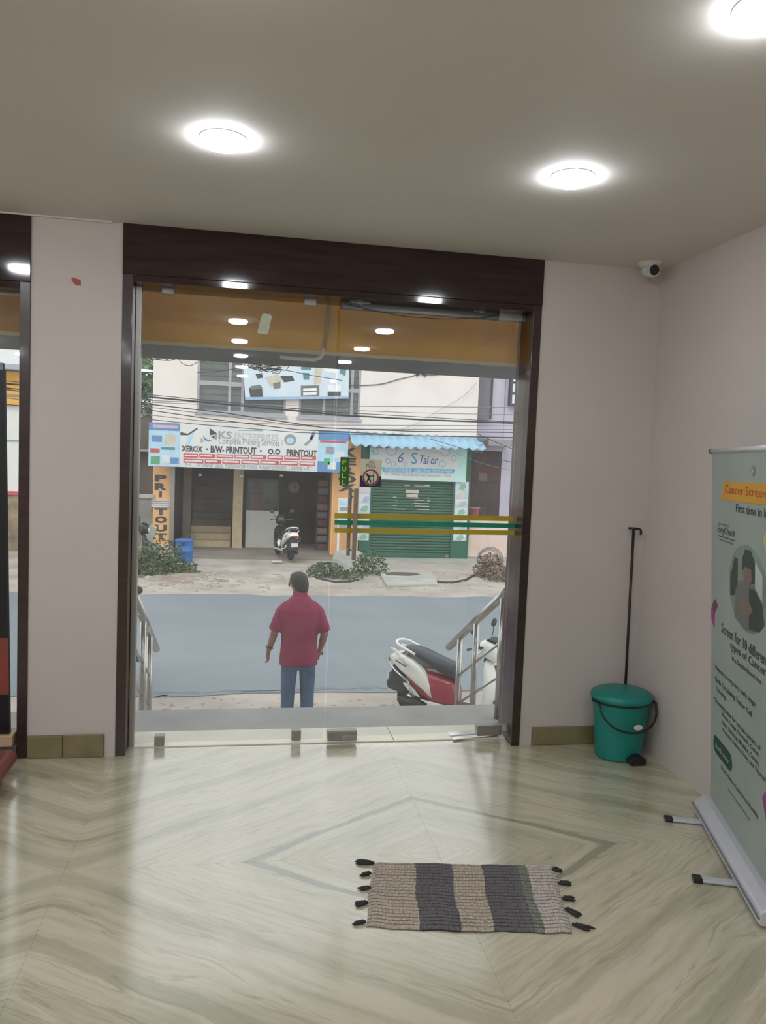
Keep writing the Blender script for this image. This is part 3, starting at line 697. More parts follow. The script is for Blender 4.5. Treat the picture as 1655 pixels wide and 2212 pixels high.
MB().box((dx-0.7, -0.02, 0.0), (dx+0.02, 0.09, dz-0.022)).build('plinth', mat('dark_grey_plinth', (84, 82, 82), 0.5), ds, bevel=0.004)
MB().box((dx-0.72, -0.03, dz-0.022), (dx+0.004, 0.095, p2.z)).build('wooden_top', mat('pale_wood_top', (190, 160, 128), 0.5, var=0.15, scale=4, stretch=(1, 8, 1)), ds, bevel=0.004)
e = atz(20, 1695, 0.0)
st = empty('brown_seat', (e.x, e.y, 0)); tag(st, 'red-brown moulded seat corner at the left picture edge', 'seat')
M_SEAT = mat('red_brown_vinyl', (120, 58, 50), 0.45, var=0.12)
MB().box((-0.55, -0.30, 0.05), (0.005, 0.14, 0.125)).build('seat_pad', M_SEAT, st, bevel=0.04, seg=4)
MB().box((-0.53, -0.27, 0.0), (-0.06, 0.10, 0.06)).build('seat_base', M_BLACK, st, bevel=0.01)
# ================================================================== OUTSIDE: SETTING
GZ = -1.25
M_CONC = mat('grey_porch_concrete', (168, 166, 164), 0.7, var=0.18, scale=2.5, bump=0.08, bscale=50)
M_SAND = mat('sandy_verge', (186, 177, 168), 0.95, scale=1.2, rgb2=(150, 141, 132), bump=0.5, bscale=9)
M_ROAD = mat('grey_asphalt', (128, 136, 141), 0.85, scale=0.5, rgb2=(118, 126, 132), bump=0.15, bscale=60)
M_YBEAM = mat('mustard_beam_paint', (216, 160, 46), 0.7, scale=1.6, rgb2=(188, 134, 38), bump=0.05)
M_GREYB = mat('grey_soffit', (84, 86, 86), 0.7, var=0.15)
struct(MB().box((-3.6, 0.335, -1.3), (2.6, 0.765, -0.012)).build('porch_floor', M_CONC), 'grey cement porch outside the door')
stp = struct(empty('porch_steps'), 'cement steps down to the street')
for k in range(6):
    MB().box((-0.75, 0.765+0.34*k, -1.3), (1.72, 0.765+0.34*(k+1), -0.012-0.178*(k+1))).build('step', M_CONC, stp)
bm_ = struct(MB().box((-4.0, 0.50, 2.214), (2.6, 1.19, 3.3)).build('canopy_beam', M_YBEAM), 'mustard yellow canopy beam across the porch')
MB().box((-4.0, 0.505, 2.203), (2.6, 1.19, 2.2145)).build('soffit', M_GREYB, bm_)
MB().box((-4.0, 0.494, 2.203), (2.6, 0.506, 2.222)).build('cream_bead', mat('cream_bead_paint', (196, 178, 140), 0.7), bm_)
struct(MB().box((-5.0, 0.23, 3.0), (2.6, 1.2, 3.3)).build('canopy_slab', M_GREYB))
# conduit down the beam
cpx = [(712, 640), (708, 690), (701, 752)]
c1 = [aty(x, y, 0.488) for x, y in cpx]
cd_ = empty('conduit'); tag(cd_, 'white pipe conduit bending under the yellow beam', 'conduit')
MB().tube(c1, 0.011, 8).build('upright_pipe', mat('ochre_painted_pipe', (150, 124, 70), 0.6), cd_, smooth=True)
c2 = [aty(x, y, 0.486) for x, y in ((699, 752), (697, 765), (691, 773), (680, 777), (640, 775), (605, 771))]
MB().tube(c2, 0.011, 8).build('elbow_pipe', mat('white_conduit', (200, 196, 184), 0.5), cd_, smooth=True)
# ground, road
struct(MB().box((-60, 0.9, -1.6), (60, 60, GZ)).build('ground', M_SAND), 'sandy ground on both sides of the street')
rj = random.Random(21); ep = []
for i in range(241): ep.append((-60+0.5*i, 5.0+rj.uniform(-0.07, 0.07)))
for i in range(240, -1, -1): ep.append((-60+0.5*i, 11.56+rj.uniform(-0.10, 0.10)))
struct(MB().prism(ep, -1.5, GZ+0.012, axis='Z').build('road', M_ROAD), 'grey asphalt street')
# worn tar seams on the road
M_TAR = mat('tar_seam', (116, 123, 128), 0.8, var=0.2, scale=9)
rs = random.Random(11)
for (x0, y0, x1, y1, w) in ((330, 1500, 850, 1487, 0.05),):
    A, B = atz(x0, y0, GZ), atz(x1, y1, GZ); pts = []
    n = 26
    for i in range(n+1): p = A.lerp(B, i/n); pts.append((p.x, p.y+rs.uniform(-0.05, 0.05)+w*rs.uniform(0.3, 1)))
    for i in range(n, -1, -1): p = A.lerp(B, i/n); pts.append((p.x, p.y+rs.uniform(-0.05, 0.05)-w*rs.uniform(0.3, 1)))
    struct(MB().prism(pts, GZ+0.013, GZ+0.0145, axis='Z').build('road_seam', M_TAR))
# ------------------------------------------------------------------ stair railings
M_INOX = mat('stainless_rail', (190, 186, 180), 0.22, 1.0, var=0.08, scale=8)
def railing(X, hpts, posts, label, mids):
    r = empty('stair_railing', (X, 0.7, 0)); tag(r, label, 'railing', 'stair railings')
    O = Vector((X, 0.7, 0))
    A, B = atx(*hpts[0], X), atx(*hpts[1], X)
    A = A + (A-B).normalized()*(0.02 if X < 0 else 0.06)
    MB().tube([A-O, B-O], 0.028, 12).build('handrail', M_INOX, r, smooth=True)
    sl = (B.z-A.z)/(B.y-A.y)
    for (yy, zb) in posts:
        zt = A.z+sl*(yy-A.y)
        MB().tube([Vector((X, yy, zb))-O, Vector((X, yy, zt-0.01))-O], 0.021, 10).build('post', M_INOX, r, smooth=True)
    y0, y1 = posts[0][0], posts[-1][0]
    for off in mids:
        MB().tube([Vector((X, y0, A.z+sl*(y0-A.y)-off))-O, Vector((X, y1, A.z+sl*(y1-A.y)-off))-O], 0.009, 8).build('mid_rail', M_INOX, r, smooth=True)
    return r
def ystep(y): return -0.012 if y < 0.765 else -0.012-0.178*(int((y-0.765)/0.34)+1)
XRR = 1.60
yA = [atx(x, y, XRR).y for x, y in ((1082, 1400), (1025, 1440), (990, 1460))]
railing(XRR, ((1095, 1278), (970, 1398)), [(y, ystep(y)) for y in yA], 'stainless steel stair railing beside the white scooter', (0.30, 0.52))
XLR = -0.66
yB = [atx(x, y, XLR).y for x, y in ((308, 1440), (322, 1460))]
railing(XLR, ((290, 1290), (338, 1402)), [(y, ystep(y)) for y in [yB[0]-0.9]+yB], 'stainless steel stair railing at the left edge of the glass', (0.30, 0.52))
# ================================================================== BUILDINGS ACROSS THE STREET
FY = 17.9
def fp(x, y, Y=FY):
    p = aty(x, y, Y); return p.x, p.z
M_CREAMW = mat('cream_facade_paint', (236, 227, 221), 0.85, scale=0.8, rgb2=(224, 214, 207))
M_ALUW = mat('grey_window_frame', (170, 168, 176), 0.5, var=0.1); M_SGREY_ = mat('grille_grey', (110, 108, 110), 0.6)
M_DGLASS = mat('dark_window_glass', (104, 110, 106), 0.1, var=0.3, scale=2)
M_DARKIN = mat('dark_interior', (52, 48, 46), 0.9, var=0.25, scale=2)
bd_ = struct(empty('shop_building', (0, FY, 0)), 'cream two-storey shop building across the street')
x0, zb = -2.64, 2.28; x1 = 6.60; zt = 6.4
w1x0, w1z0 = fp(425, 889); w1x1, _ = fp(617, 893); w2x0, w2z0 = fp(645, 897); w2x1, _ = fp(777, 901)
wz = min(w1z0, w2z0); wt = 5.0
def wallbox(a, b, c, d, nm='wall_panel', m=M_CREAMW, y0=0.0, y1=0.25): return MB().box((a, y0, b), (c, y1, d)).build(nm, m, bd_)
wallbox(x0, zb, x1, wz); wallbox(x0, wt, x1, zt); wallbox(x0, wz, w1x0, wt); wallbox(w1x1, wz, w2x0, wt); wallbox(w2x1, wz, x1, wt)
wallbox(x0, zb, x0+0.01, zt, y1=5.0); wallbox(x1-0.01, zb, x1, zt, y1=5.0)
wallbox(x0, zb-0.12, x1, zb, 'floor_slab_edge', mat('grey_slab_edge', (150, 142, 136), 0.9), 0.0, 5.0)
def far_window(n, a, c, zs, rows, colsx, label):
    w = struct(empty('window_%d' % n, (0, FY, 0)), label)
    MB().box((a, 0.18, zs), (c, 0.2, wt)).build('room_dark', M_DARKIN, w)
    fr = 0.06
    for (p, q_, r_, s_) in ((a, zs+fr, a+fr, wt), (c-fr, zs+fr, c, wt), (a, zs, c, zs+fr)):
        MB().box((p, 0.02, q_), (r_, 0.10, s_)).build('frame_bar', M_ALUW, w)
    for zz in rows: MB().box((a+fr, 0.02, zz-0.06), (c-fr, 0.10, zz+0.06)).build('transom', M_ALUW, w)
    zz_ = [zs+fr]+list(rows)+[wt]; xx_ = [a+fr]+list(colsx)+[c-fr]
    for cxx in colsx: MB().box((cxx-0.04, 0.015, zs+0.002), (cxx+0.04, 0.095, wt)).build('mullion', M_ALUW, w)
    for i in range(len(zz_)-1):
        for j in range(len(xx_)-1):
            MB().box((xx_[j], 0.05, zz_[i]), (xx_[j+1], 0.06, zz_[i+1])).build('glass_pane', M_DGLASS, w)
    k = zs+0.16
    while k < wt:
        MB().box((a+fr, 0.03, k), (c-fr, 0.042, k+0.012)).build('grille_bar', M_SGREY_, w); k += 0.17
    MB().box((a-0.05, -0.06, zs-0.07), (c+0.05, 0.06, zs)).build('sill', M_ALUW, w)
    return w
tz = fp(470, 828)[1]
far_window(3, w1x0, w1x1, wz, [tz], [fp(497, 820)[0], fp(524, 860)[0]], 'grey framed barred window left of the furniture hoarding')
far_window(4, w2x0, w2x1, wz, [tz], [fp(700, 870)[0], fp(760, 870)[0]], 'grey framed window partly behind the furniture hoarding')
# furniture hoarding
hb = empty('furniture_hoarding', (0, 17.78, 0)); tag(hb, 'white and pale blue hoarding showing furniture over the windows', 'hoarding')
M_HOAR = mat('hoarding_sheet', (214, 224, 232), 0.6, scale=1.5, rgb2=(196, 212, 224))
HB = [fp(*p, 17.78) for p in ((524, 760), (754, 785), (753, 861), (530, 864))]
MB().prism(HB, 0.0, 0.06).build('hoarding_board', M_HOAR, hb)
for xx in (540, 640, 740): q1 = fp(xx, 815, 17.78); MB().box((q1[0]-0.04, 0.06, q1[1]-0.04), (q1[0]+0.04, 0.32, q1[1]+0.04)).build('bracket', M_STEELD, hb)
MB().prism([fp(*p, 17.78) for p in ((530, 858), (753, 855), (753, 861), (530, 864))], -0.02, 0.0).build('blue_edge', mat('pale_blue_edge', (160, 186, 210), 0.6), hb)
M_F1 = mat('print_grey_sofa', (120, 124, 122), 0.6, var=0.2); M_F2 = mat('print_beige', (206, 196, 182), 0.6, var=0.15); M_F3 = mat('print_teal', (84, 140, 146), 0.6, var=0.2); M_F4 = mat('print_dark', (74, 76, 80), 0.6, var=0.2); M_F5 = mat('print_white', (234, 236, 238), 0.6)
def hp_(pts, m, nm='printed_furniture', yo=-0.004): MB().prism([fp(*p, 17.78) for p in pts], yo, yo+0.004).build(nm, m, hb)
hp_([(531, 785), (570, 800), (640, 790), (700, 782), (640, 778), (560, 766)], M_F2)
hp_([(538, 838), (566, 835), (568, 857), (541, 859)], M_F4); hp_([(541, 834), (563, 831), (565, 840), (542, 842)], M_F1, yo=-0.008)
hp_([(572, 815), (600, 808), (612, 822), (586, 836)], M_F2, yo=-0.006); hp_([(590, 828), (606, 825), (606, 838), (592, 840)], M_F1, yo=-0.008)
hp_([(605, 812), (632, 812), (636, 822), (614, 826)], M_F4, yo=-0.006); hp_([(552, 808), (566, 806), (568, 816), (556, 818)], M_F4, yo=-0.006)
hp_([(650, 833), (690, 832), (690, 856), (650, 857)], M_F1); hp_([(655, 839), (684, 838), (684, 844), (655, 845)], M_F5, yo=-0.008); hp_([(655, 848), (684, 847), (684, 853), (655, 854)], M_F5, yo=-0.008)
hp_([(708, 832), (736, 832), (736, 846), (708, 846)], M_F5, yo=-0.006); hp_([(708, 846), (736, 846), (736, 857), (708, 857)], M_F4, yo=-0.006)
hp_([(652, 787), (674, 789), (672, 800), (650, 798)], M_F3); hp_([(654, 805), (668, 806), (668, 820), (656, 820)], M_F3); hp_([(736, 795), (748, 797), (746, 812), (734, 806)], M_F3); hp_([(680, 790), (696, 791), (694, 828), (678, 830)], M_F2)
hp_([(700, 792), (728, 796), (726, 806), (704, 804)], M_F5)

# ------------------------------------------------------------------ printing shop sign
M_SIGNW = mat('sign_white', (222, 224, 222), 0.6, scale=1.2, rgb2=(208, 210, 210)); M_BLUE = mat('sign_blue', (92, 142, 190), 0.6, var=0.12); M_SKY = mat('sign_sky_blue', (178, 212, 232), 0.6, var=0.1)
M_SRED = mat('sign_red', (196, 84, 88), 0.6, var=0.08); M_SGREY = mat('sign_grey', (150, 154, 160), 0.6); M_SPALE = mat('sign_pale_grey', (192, 194, 196), 0.6); M_SDARK = mat('sign_dark', (62, 62, 66), 0.6)
SY = 17.40
sg = empty('printing_shop_sign', (0, SY, 0)); tag(sg, 'long white and blue printing shop signboard reading KS ENTERPRISES', 'signboard')
def sp_(x, y): return fp(x, y, SY)
sx0, sz1 = sp_(322, 912); sx1, sz0 = sp_(750, 1021)
sz0 = (sz0+sp_(322, 1007)[1])/2
plate(sg, 'board', sx0, sz0, sx1, sz1, 0.0, 0.12, M_SIGNW)
c0x = sp_(388, 960)[0]; c1x = sp_(687, 975)[0]
lp_ = plate(sg, 'left_panel', sx0, sz0, c0x, sz1, -0.01, 0.012, M_SKY); rp_ = plate(sg, 'right_panel', c1x, sz0, sx1, sz1, -0.01, 0.012, M_SKY)
plate(lp_, 'blue_header', sx0, sz1-0.20, c0x, sz1, -0.014, 0.004, M_BLUE); plate(lp_, 'header_print', sx0+0.1, sz1-0.14, c0x-0.06, sz1-0.06, -0.018, 0.004, mat('pinkish_print', (206, 176, 190), 0.6))
for (a, b, c, d, m_) in ((328, 940, 350, 955, M_BLUE), (356, 938, 380, 962, M_F2), (325, 968, 345, 978, M_SRED), (348, 965, 378, 972, M_F3), (326, 985, 345, 1003, mat('print_green', (96, 160, 120), 0.6)), (350, 983, 366, 1000, M_SIGNW), (368, 988, 386, 1002, M_BLUE)):
    A, B = sp_(a, b), sp_(c, d); plate(lp_, 'picture_print', A[0], B[1], B[0], A[1], -0.014, 0.004, m_)
plate(rp_, 'blue_header', c1x, sz1-0.27, sx1, sz1, -0.014, 0.004, M_BLUE); plate(rp_, 'header_print', c1x+0.05, sz1-0.34, sx1-0.06, sz1-0.28, -0.014, 0.004, M_SRED)
plate(rp_, 'blue_footer', c1x, sz0, sx1, sz0+0.30, -0.014, 0.004, M_BLUE)
for (a, b, c, d, m_) in ((704, 965, 722, 980, M_SGREY), (700, 990, 712, 1004, mat('print_green2', (70, 180, 110), 0.6)), (708, 998, 726, 1014, M_SIGNW), (724, 975, 744, 992, M_SIGNW)):
    A, B = sp_(a, b), sp_(c, d); plate(rp_, 'picture_print', A[0], B[1], B[0], A[1], -0.019, 0.004, m_)
def stext(s_, x0, y0, x1, y1, m_, **k):
    A, B = sp_(x0, y1), sp_(x1, y0); text(s_, A[0], A[1], B[0]-A[0], abs(B[1]-A[1]), -0.006, m_, sg, **k)
stext('KS', 472, 932, 501, 947, M_SGREY, bold=0.02); stext('ENTERPRISES', 506, 938.5, 602, 949, M_SPALE, bold=0.015)
stext('Complete Printing Services', 472, 950, 604, 963, M_SGREY)
stext('XEROX', 392, 964, 438, 975, M_SDARK, bold=0.035); stext('\u2022', 445, 968.5, 450, 972, M_SDARK); stext('B/W- PRINTOUT', 455, 966.5, 554, 978, M_SDARK, bold=0.035); stext('\u2022', 561, 972, 566, 976, M_SDARK)
stext('O.O', 579, 970, 606, 981, M_SDARK, bold=0.035); stext('PRINTOUT', 619, 973, 685, 985, M_SDARK, bold=0.035)
def spoly(pts, m_, nm='swoosh', yo=-0.004): MB().prism([sp_(*p) for p in pts], yo, yo+0.004).build(nm, m_, sg)
spoly([(453, 925), (469, 936), (463, 939), (453, 940)], M_SDARK, 'logo_facet'); spoly([(463, 940), (469, 937), (468, 950), (458, 944)], M_SGREY, 'logo_facet'); spoly([(453, 941), (462, 942), (466, 953), (455, 944)], M_SPALE, 'logo_facet')
spoly([(390, 933), (406, 937), (424, 925), (428, 926), (408, 940), (390, 940)], M_SDARK); spoly([(400, 960), (408, 944), (422, 930), (416, 944), (410, 959)], M_SKY)
spoly([(438, 940), (446, 948), (458, 952), (454, 954), (442, 951)], M_BLUE); spoly([(432, 948), (438, 946), (440, 955), (433, 956)], mat('tan_print', (190, 170, 150), 0.6))
spoly([(655, 961), (668, 950), (678, 936), (682, 937), (674, 952), (662, 963)], M_SGREY); spoly([(668, 948), (676, 932), (680, 932), (674, 950)], M_BLUE)
spoly([(627+13*math.cos(t*PI/10), 950+12*math.sin(t*PI/10)) for t in range(20)], M_SGREY, 'round_emblem'); spoly([(627+8*math.cos(t*PI/8), 952+7*math.sin(t*PI/8)) for t in range(16)], M_SKY, 'round_emblem', -0.007); spoly([(607, 952), (611, 949), (612, 962), (608, 962)], M_F2, 'small_print')
spoly([(515, 928.5), (568, 930), (568, 931.5), (515, 930)], M_SGREY, 'rule')
xs1 = [395, 429, 467, 505, 540, 577, 613, 649, 684]; xs2 = [395, 441, 479, 520, 561, 604, 646, 682]
for xs, ya, yb in ((xs1, 979, 989), (xs2, 990.5, 1001)):
    for i in range(len(xs)-1):
        dy = (xs[i]-395)*0.0225+0
        A, B = sp_(xs[i]+1.5, ya+dy), sp_(xs[i+1]-1.5, yb+dy)
        o = plate(sg, 'service_tab', A[0], B[1], B[0], A[1], -0.005, 0.004, M_SRED)
        plate(o, 'tab_face', A[0]+0.03, B[1]+0.035, B[0]-0.03-(0.07 if i % 3 == 1 else 0), A[1]-0.03, -0.008, 0.003, mat('tab_white', (222, 212, 212), 0.6))
stext('K-7, Thiruvallur Salai, Ramapuram Road, Valasaravakkam, Chennai - 87', 400, 1005, 672, 1011.5, M_SGREY)

# ------------------------------------------------------------------ ground floor: pillars, open bay, stairs
M_ORANGE = mat('orange_pillar_paint', (232, 184, 130), 0.8, scale=1.5, rgb2=(220, 166, 110))
pz = sp_(322, 1007)[1]+0.05
PFY = FY+0.02
def pillar(xa, xb, label):
    a, b = fp(xa, 1110)[0], fp(xb, 1110)[0]
    p = empty('orange_pillar', ((a+b)/2, PFY, GZ)); tag(p, label, 'pillar')
    w = (b-a)/2
    MB().box((-w, 0.0, 0.0), (w, 0.45, 2.28-GZ-0.12)).build('shaft', M_ORANGE, p, bevel=0.01)
    return p, a, b
p1_, pa, pb_ = pillar(329, 367, 'orange pillar lettered down its face at the left of the printing shop')
def ptext(p, s_, x0, y0, x1, y1):
    A, B = fp(x0, y1, PFY), fp(x1, y0, PFY)
    text(s_, A[0]-p.location.x, A[1]-p.location.z, B[0]-A[0], B[1]-A[1], -0.006, M_SDARK, p, bold=0.055)
for ch, ya, yb in (('P', 1026, 1040), ('R', 1044, 1058), ('I', 1061, 1074), ('T', 1098, 1112), ('O', 1115, 1130), ('U', 1134, 1148), ('T', 1152, 1164)):
    if ch == 'I': ptext(p1_, ch, 344, ya, 350, yb)
    else: ptext(p1_, ch, 334, ya, 361, yb)
# torn plastic wrapped round the pillar
ww = (pb_-pa)/2; A = fp(340, 1096, PFY)[1]-GZ; B = fp(340, 1078, PFY)[1]-GZ
mbw = MB()
for k in range(4):
    z_ = A+(B-A)*k/4; mbw.box((-ww-0.03, -0.03, z_+0.01), (ww+0.02, 0.48, z_+(B-A)/4-0.005))
mbw.build('plastic_wrap', mat('white_plastic_wrap', (198, 202, 206), 0.3, var=0.2, scale=14, bump=0.4, bscale=20), p1_)
p2_, pc, pd = pillar(716, 776, 'orange pillar lettered XEROX between the two shops')
for ch, ya, yb in (('X', 968, 986), ('E', 990, 1004), ('R', 1008, 1024), ('O', 1027, 1043), ('X', 1046, 1061)): ptext(p2_, ch, 730, ya, 770, yb)
# grey guide beside the left pillar, bay shell
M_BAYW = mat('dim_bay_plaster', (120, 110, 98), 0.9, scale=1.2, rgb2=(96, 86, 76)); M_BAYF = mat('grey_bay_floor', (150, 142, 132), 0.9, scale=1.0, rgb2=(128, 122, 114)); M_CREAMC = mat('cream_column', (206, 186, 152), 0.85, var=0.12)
bay = struct(empty('open_bay', (0, 0, 0)), 'open shop bay under the printing sign')
bl_, br_ = pb_-0.02, pc+0.02; bz = 2.16; bf = GZ+0.05; DB = 21.5
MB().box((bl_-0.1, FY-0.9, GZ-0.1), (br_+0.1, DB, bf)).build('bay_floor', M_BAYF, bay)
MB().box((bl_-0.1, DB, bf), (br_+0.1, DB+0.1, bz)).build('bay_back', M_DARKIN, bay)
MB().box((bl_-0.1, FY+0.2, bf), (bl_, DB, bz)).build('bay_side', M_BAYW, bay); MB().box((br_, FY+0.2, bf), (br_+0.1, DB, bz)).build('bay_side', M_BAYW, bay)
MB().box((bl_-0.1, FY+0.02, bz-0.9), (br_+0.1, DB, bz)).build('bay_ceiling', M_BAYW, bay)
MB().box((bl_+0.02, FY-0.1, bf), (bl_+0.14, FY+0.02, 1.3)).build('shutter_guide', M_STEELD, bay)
def gp(x, y, Y): p = aty(x, y, Y); return p.x, p.z
# stair flight in the left of the bay
sa = gp(412, 1150, 19.6)[0]; sb = gp(498, 1150, 19.6)[0]
fs_ = struct(empty('stair_flight'), 'dim concrete stairs inside the open bay')
for k in range(9):
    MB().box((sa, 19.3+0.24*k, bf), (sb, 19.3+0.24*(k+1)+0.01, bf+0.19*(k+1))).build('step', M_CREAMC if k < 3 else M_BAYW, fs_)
ca = gp(503, 1100, 19.1)[0]; cb = gp(524, 1100, 19.1)[0]
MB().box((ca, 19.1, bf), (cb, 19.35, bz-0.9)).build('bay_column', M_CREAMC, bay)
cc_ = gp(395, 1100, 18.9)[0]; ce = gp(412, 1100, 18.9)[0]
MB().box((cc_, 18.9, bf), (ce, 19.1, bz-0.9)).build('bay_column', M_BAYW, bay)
# glass-topped display counter
ka, kz = gp(530, 1166, 19.3); kb, kt = gp(604, 1036, 19.3); km = gp(560, 1103, 19.3)[1]
kc = empty('display_counter', ((ka+kb)/2, 19.3, bf)); tag(kc, 'pale glass fronted display counter inside the printing shop', 'counter')
w = (kb-ka)/2
MB().box((-w, 0, 0), (w, 0.6, km-bf)).build('lower_panel', mat('pale_counter_panel', (196, 196, 188), 0.5, var=0.08), kc)
MB().box((-w, 0.55, km-bf), (w, 0.6, kt-bf)).build('back_panel', mat('grey_counter_back', (120, 124, 122), 0.6, var=0.2), kc)
for xx in (-w, w-0.05): MB().box((xx, 0, km-bf), (xx+0.05, 0.6, kt-bf)).build('upright', M_SDARK, kc)
MB().box((-w, 0, kt-bf-0.06), (w, 0.6, kt-bf)).build('top_rail', M_SDARK, kc)
MB().box((-w+0.05, 0.02, km-bf), (w-0.05, 0.03, kt-bf-0.06)).build('glass_front', glassmat('counter_glass', (0.85, 0.9, 0.88), 0.05, 0.08), kc)
MB().box((-w+0.08, 0.2, km-bf+0.02), (-w+0.5, 0.5, km-bf+0.5)).build('stored_goods', mat('dull_red_goods', (130, 80, 78), 0.7), kc)
MB().box((-w+0.55, 0.2, km-bf+0.02), (w-0.1, 0.5, km-bf+0.34)).build('stored_goods', M_SDARK, kc)
# stacked shelves on the right of the bay
ra, rz0 = gp(683, 1165, 18.9); rb, rz1 = gp(712, 1035, 18.9)
sh = empty('stocked_shelf', ((ra+rb)/2, 18.9, bf)); tag(sh, 'tall shelf of stacked reddish paper beside the right pillar', 'shelf')
w = (rb-ra)/2
MB().box((-w, 0.3, 0), (w, 0.34, rz1-bf)).build('back', M_SDARK, sh)
n = 9
for k in range(n):
    zz = (rz1-bf)*k/n
    MB().box((-w, 0, zz), (w, 0.34, zz+0.03)).build('shelf_board', M_SDARK, sh)
    MB().box((-w+0.03, 0.02, zz+0.03), (w-0.03, 0.3, zz+(rz1-bf)/n*0.8)).build('paper_stack', [mat('maroon_stack', (110, 60, 58), 0.8), mat('grey_stack', (120, 116, 112), 0.8), mat('tan_stack', (140, 112, 90), 0.8)][k % 3], sh)
ck_x, ck_z = gp(635, 1053, 20.5)
cl = empty('wall_clock', (ck_x, 20.5, ck_z)); tag(cl, 'round beige wall clock in the dim shop bay', 'clock')
MB().lathe([(0.0001, 0), (0.21, 0), (0.21, 0.04), (0.19, 0.05), (0.0001, 0.05)], 28, Matrix.Rotation(PI/2, 4, 'X')).build('case', mat('brown_clock_case', (110, 92, 78), 0.5), cl)
MB().lathe([(0.0001, 0.05), (0.17, 0.05), (0.17, 0.056), (0.0001, 0.056)], 28, Matrix.Rotation(PI/2, 4, 'X')).build('face', mat('beige_clock_face', (170, 152, 132), 0.6), cl)
MB().box((-0.008, -0.064, 0), (0.008, -0.058, 0.12)).build('hand', M_SDARK, cl); MB().box((0, -0.064, -0.008), (0.09, -0.058, 0.008)).build('hand', M_SDARK, cl)
MB().box((ck_x-0.9, 20.55, bf), (br_, 20.7, bz-0.9)).build('bay_partition', M_DARKIN, bay)
for k, (x, y) in enumerate(((432, 1026), (522, 1028), (608, 1027))):  # white specks of no known kind, modelled as small blobs on stems
    a_, z_ = gp(x, y, 18.3)
    b_ = empty('hanging_bulb', (a_, 18.3, z_)); tag(b_, ['small white bulb under the sign above the stairs', 'small white bulb under the sign above the cream column', 'small white bulb under the sign above the counter'][k], 'bulb', 'bulbs in the open bay')
    MB().blob((0, 0, 0), (0.06, 0.05, 0.035), 10).build('bulb', M_WHITE, b_, smooth=True)
    MB().tube([(0, 0, 0.03), (0, 0, bz-0.9-z_)], 0.01, 6).build('stem', M_SDARK, b_)

# ------------------------------------------------------------------ tailor shop
M_DGREEN = mat('dark_green_paint', (40, 98, 78), 0.6, var=0.12); M_SHUT = mat('green_shutter', (50, 100, 78), 0.5, scale=2, rgb2=(38, 82, 64)); M_MINT = mat('mint_print', (190, 226, 220), 0.6, var=0.08)
ts = struct(empty('tailor_shop', (0, FY, 0)), 'small green tailor shop with a closed shutter')
ta, tb = fp(777, 1120)[0], fp(1013, 1120)[0]; tg = fp(900, 1205)[1]
tl_, tr_ = fp(803, 1120)[0], fp(976, 1120)[0]; tt = fp(900, 1037)[1]; ttop = 2.16
MB().box((ta, 0.0, GZ), (tl_, 0.3, ttop)).build('green_jamb', M_DGREEN, ts); MB().box((tr_, 0.0, GZ), (tb, 0.3, ttop)).build('green_jamb', M_DGREEN, ts); MB().box((tl_, 0.0, tt), (tr_, 0.3, ttop)).build('green_lintel', M_DGREEN, ts)
MB().box((tl_, 0.2, GZ), (tr_, 0.3, tt)).build('dark_back', M_DARKIN, ts)
rsh = empty('roller_shutter', ((tl_+tr_)/2, FY, tg)); tag(rsh, 'closed green roller shutter of the tailor shop', 'shutter')
w = (tr_-tl_)/2; ns = 26; hs = (tt-tg-0.14)/ns
sm = MB(); sm.prism([(0.085, 0.0), (0.060, 0.008), (0.048, hs*0.35), (0.048, hs*0.65), (0.060, hs-0.008), (0.085, hs-0.002), (0.10, hs), (0.10, 0)], -w, w, axis='X'); sme = sm.mesh('shutter_slat', M_SHUT)
for k in range(ns):
    o = bpy.data.objects.new('shutter_slat', sme); COL.objects.link(o); o.parent = rsh; o.location = (0, 0, 0.14+hs*k)
MB().box((-w, 0.03, 0.0), (w, 0.10, 0.14)).build('bottom_bar', M_DGREEN, rsh, bevel=0.01)
for s in (-1, 1): MB().box((s*w*0.92-0.05, 0.015, 0.03), (s*w*0.92+0.05, 0.04, 0.09)).build('lock_lug', M_STEELD, rsh)
M_PAP = mat('peeling_paper', (196, 190, 176), 0.8, var=0.2, scale=20)
for (x, y, x2, y2) in ((877, 1058, 905, 1066), (879, 1067, 903, 1076), (879, 1074, 905, 1077), (874, 1048, 886, 1050), (896, 1049, 916, 1051), (918, 1048, 930, 1051), (850, 1073, 857, 1075), (849, 1091, 858, 1093), (851, 1099, 877, 1101), (922, 1075, 930, 1077), (896, 1080, 916, 1082), (894, 1087, 928, 1089), (897, 1093, 928, 1095), (901, 1100, 928, 1102), (856, 1081, 858, 1083), (924, 1081, 930, 1083)):
    A, B = fp(x, y), fp(x2, y2)
    MB().box((A[0]-rsh.location.x, 0.036, B[1]-tg), (B[0]-rsh.location.x, 0.046, max(A[1], B[1]+0.02)-tg)).build('paper_scrap', M_PAP, rsh)
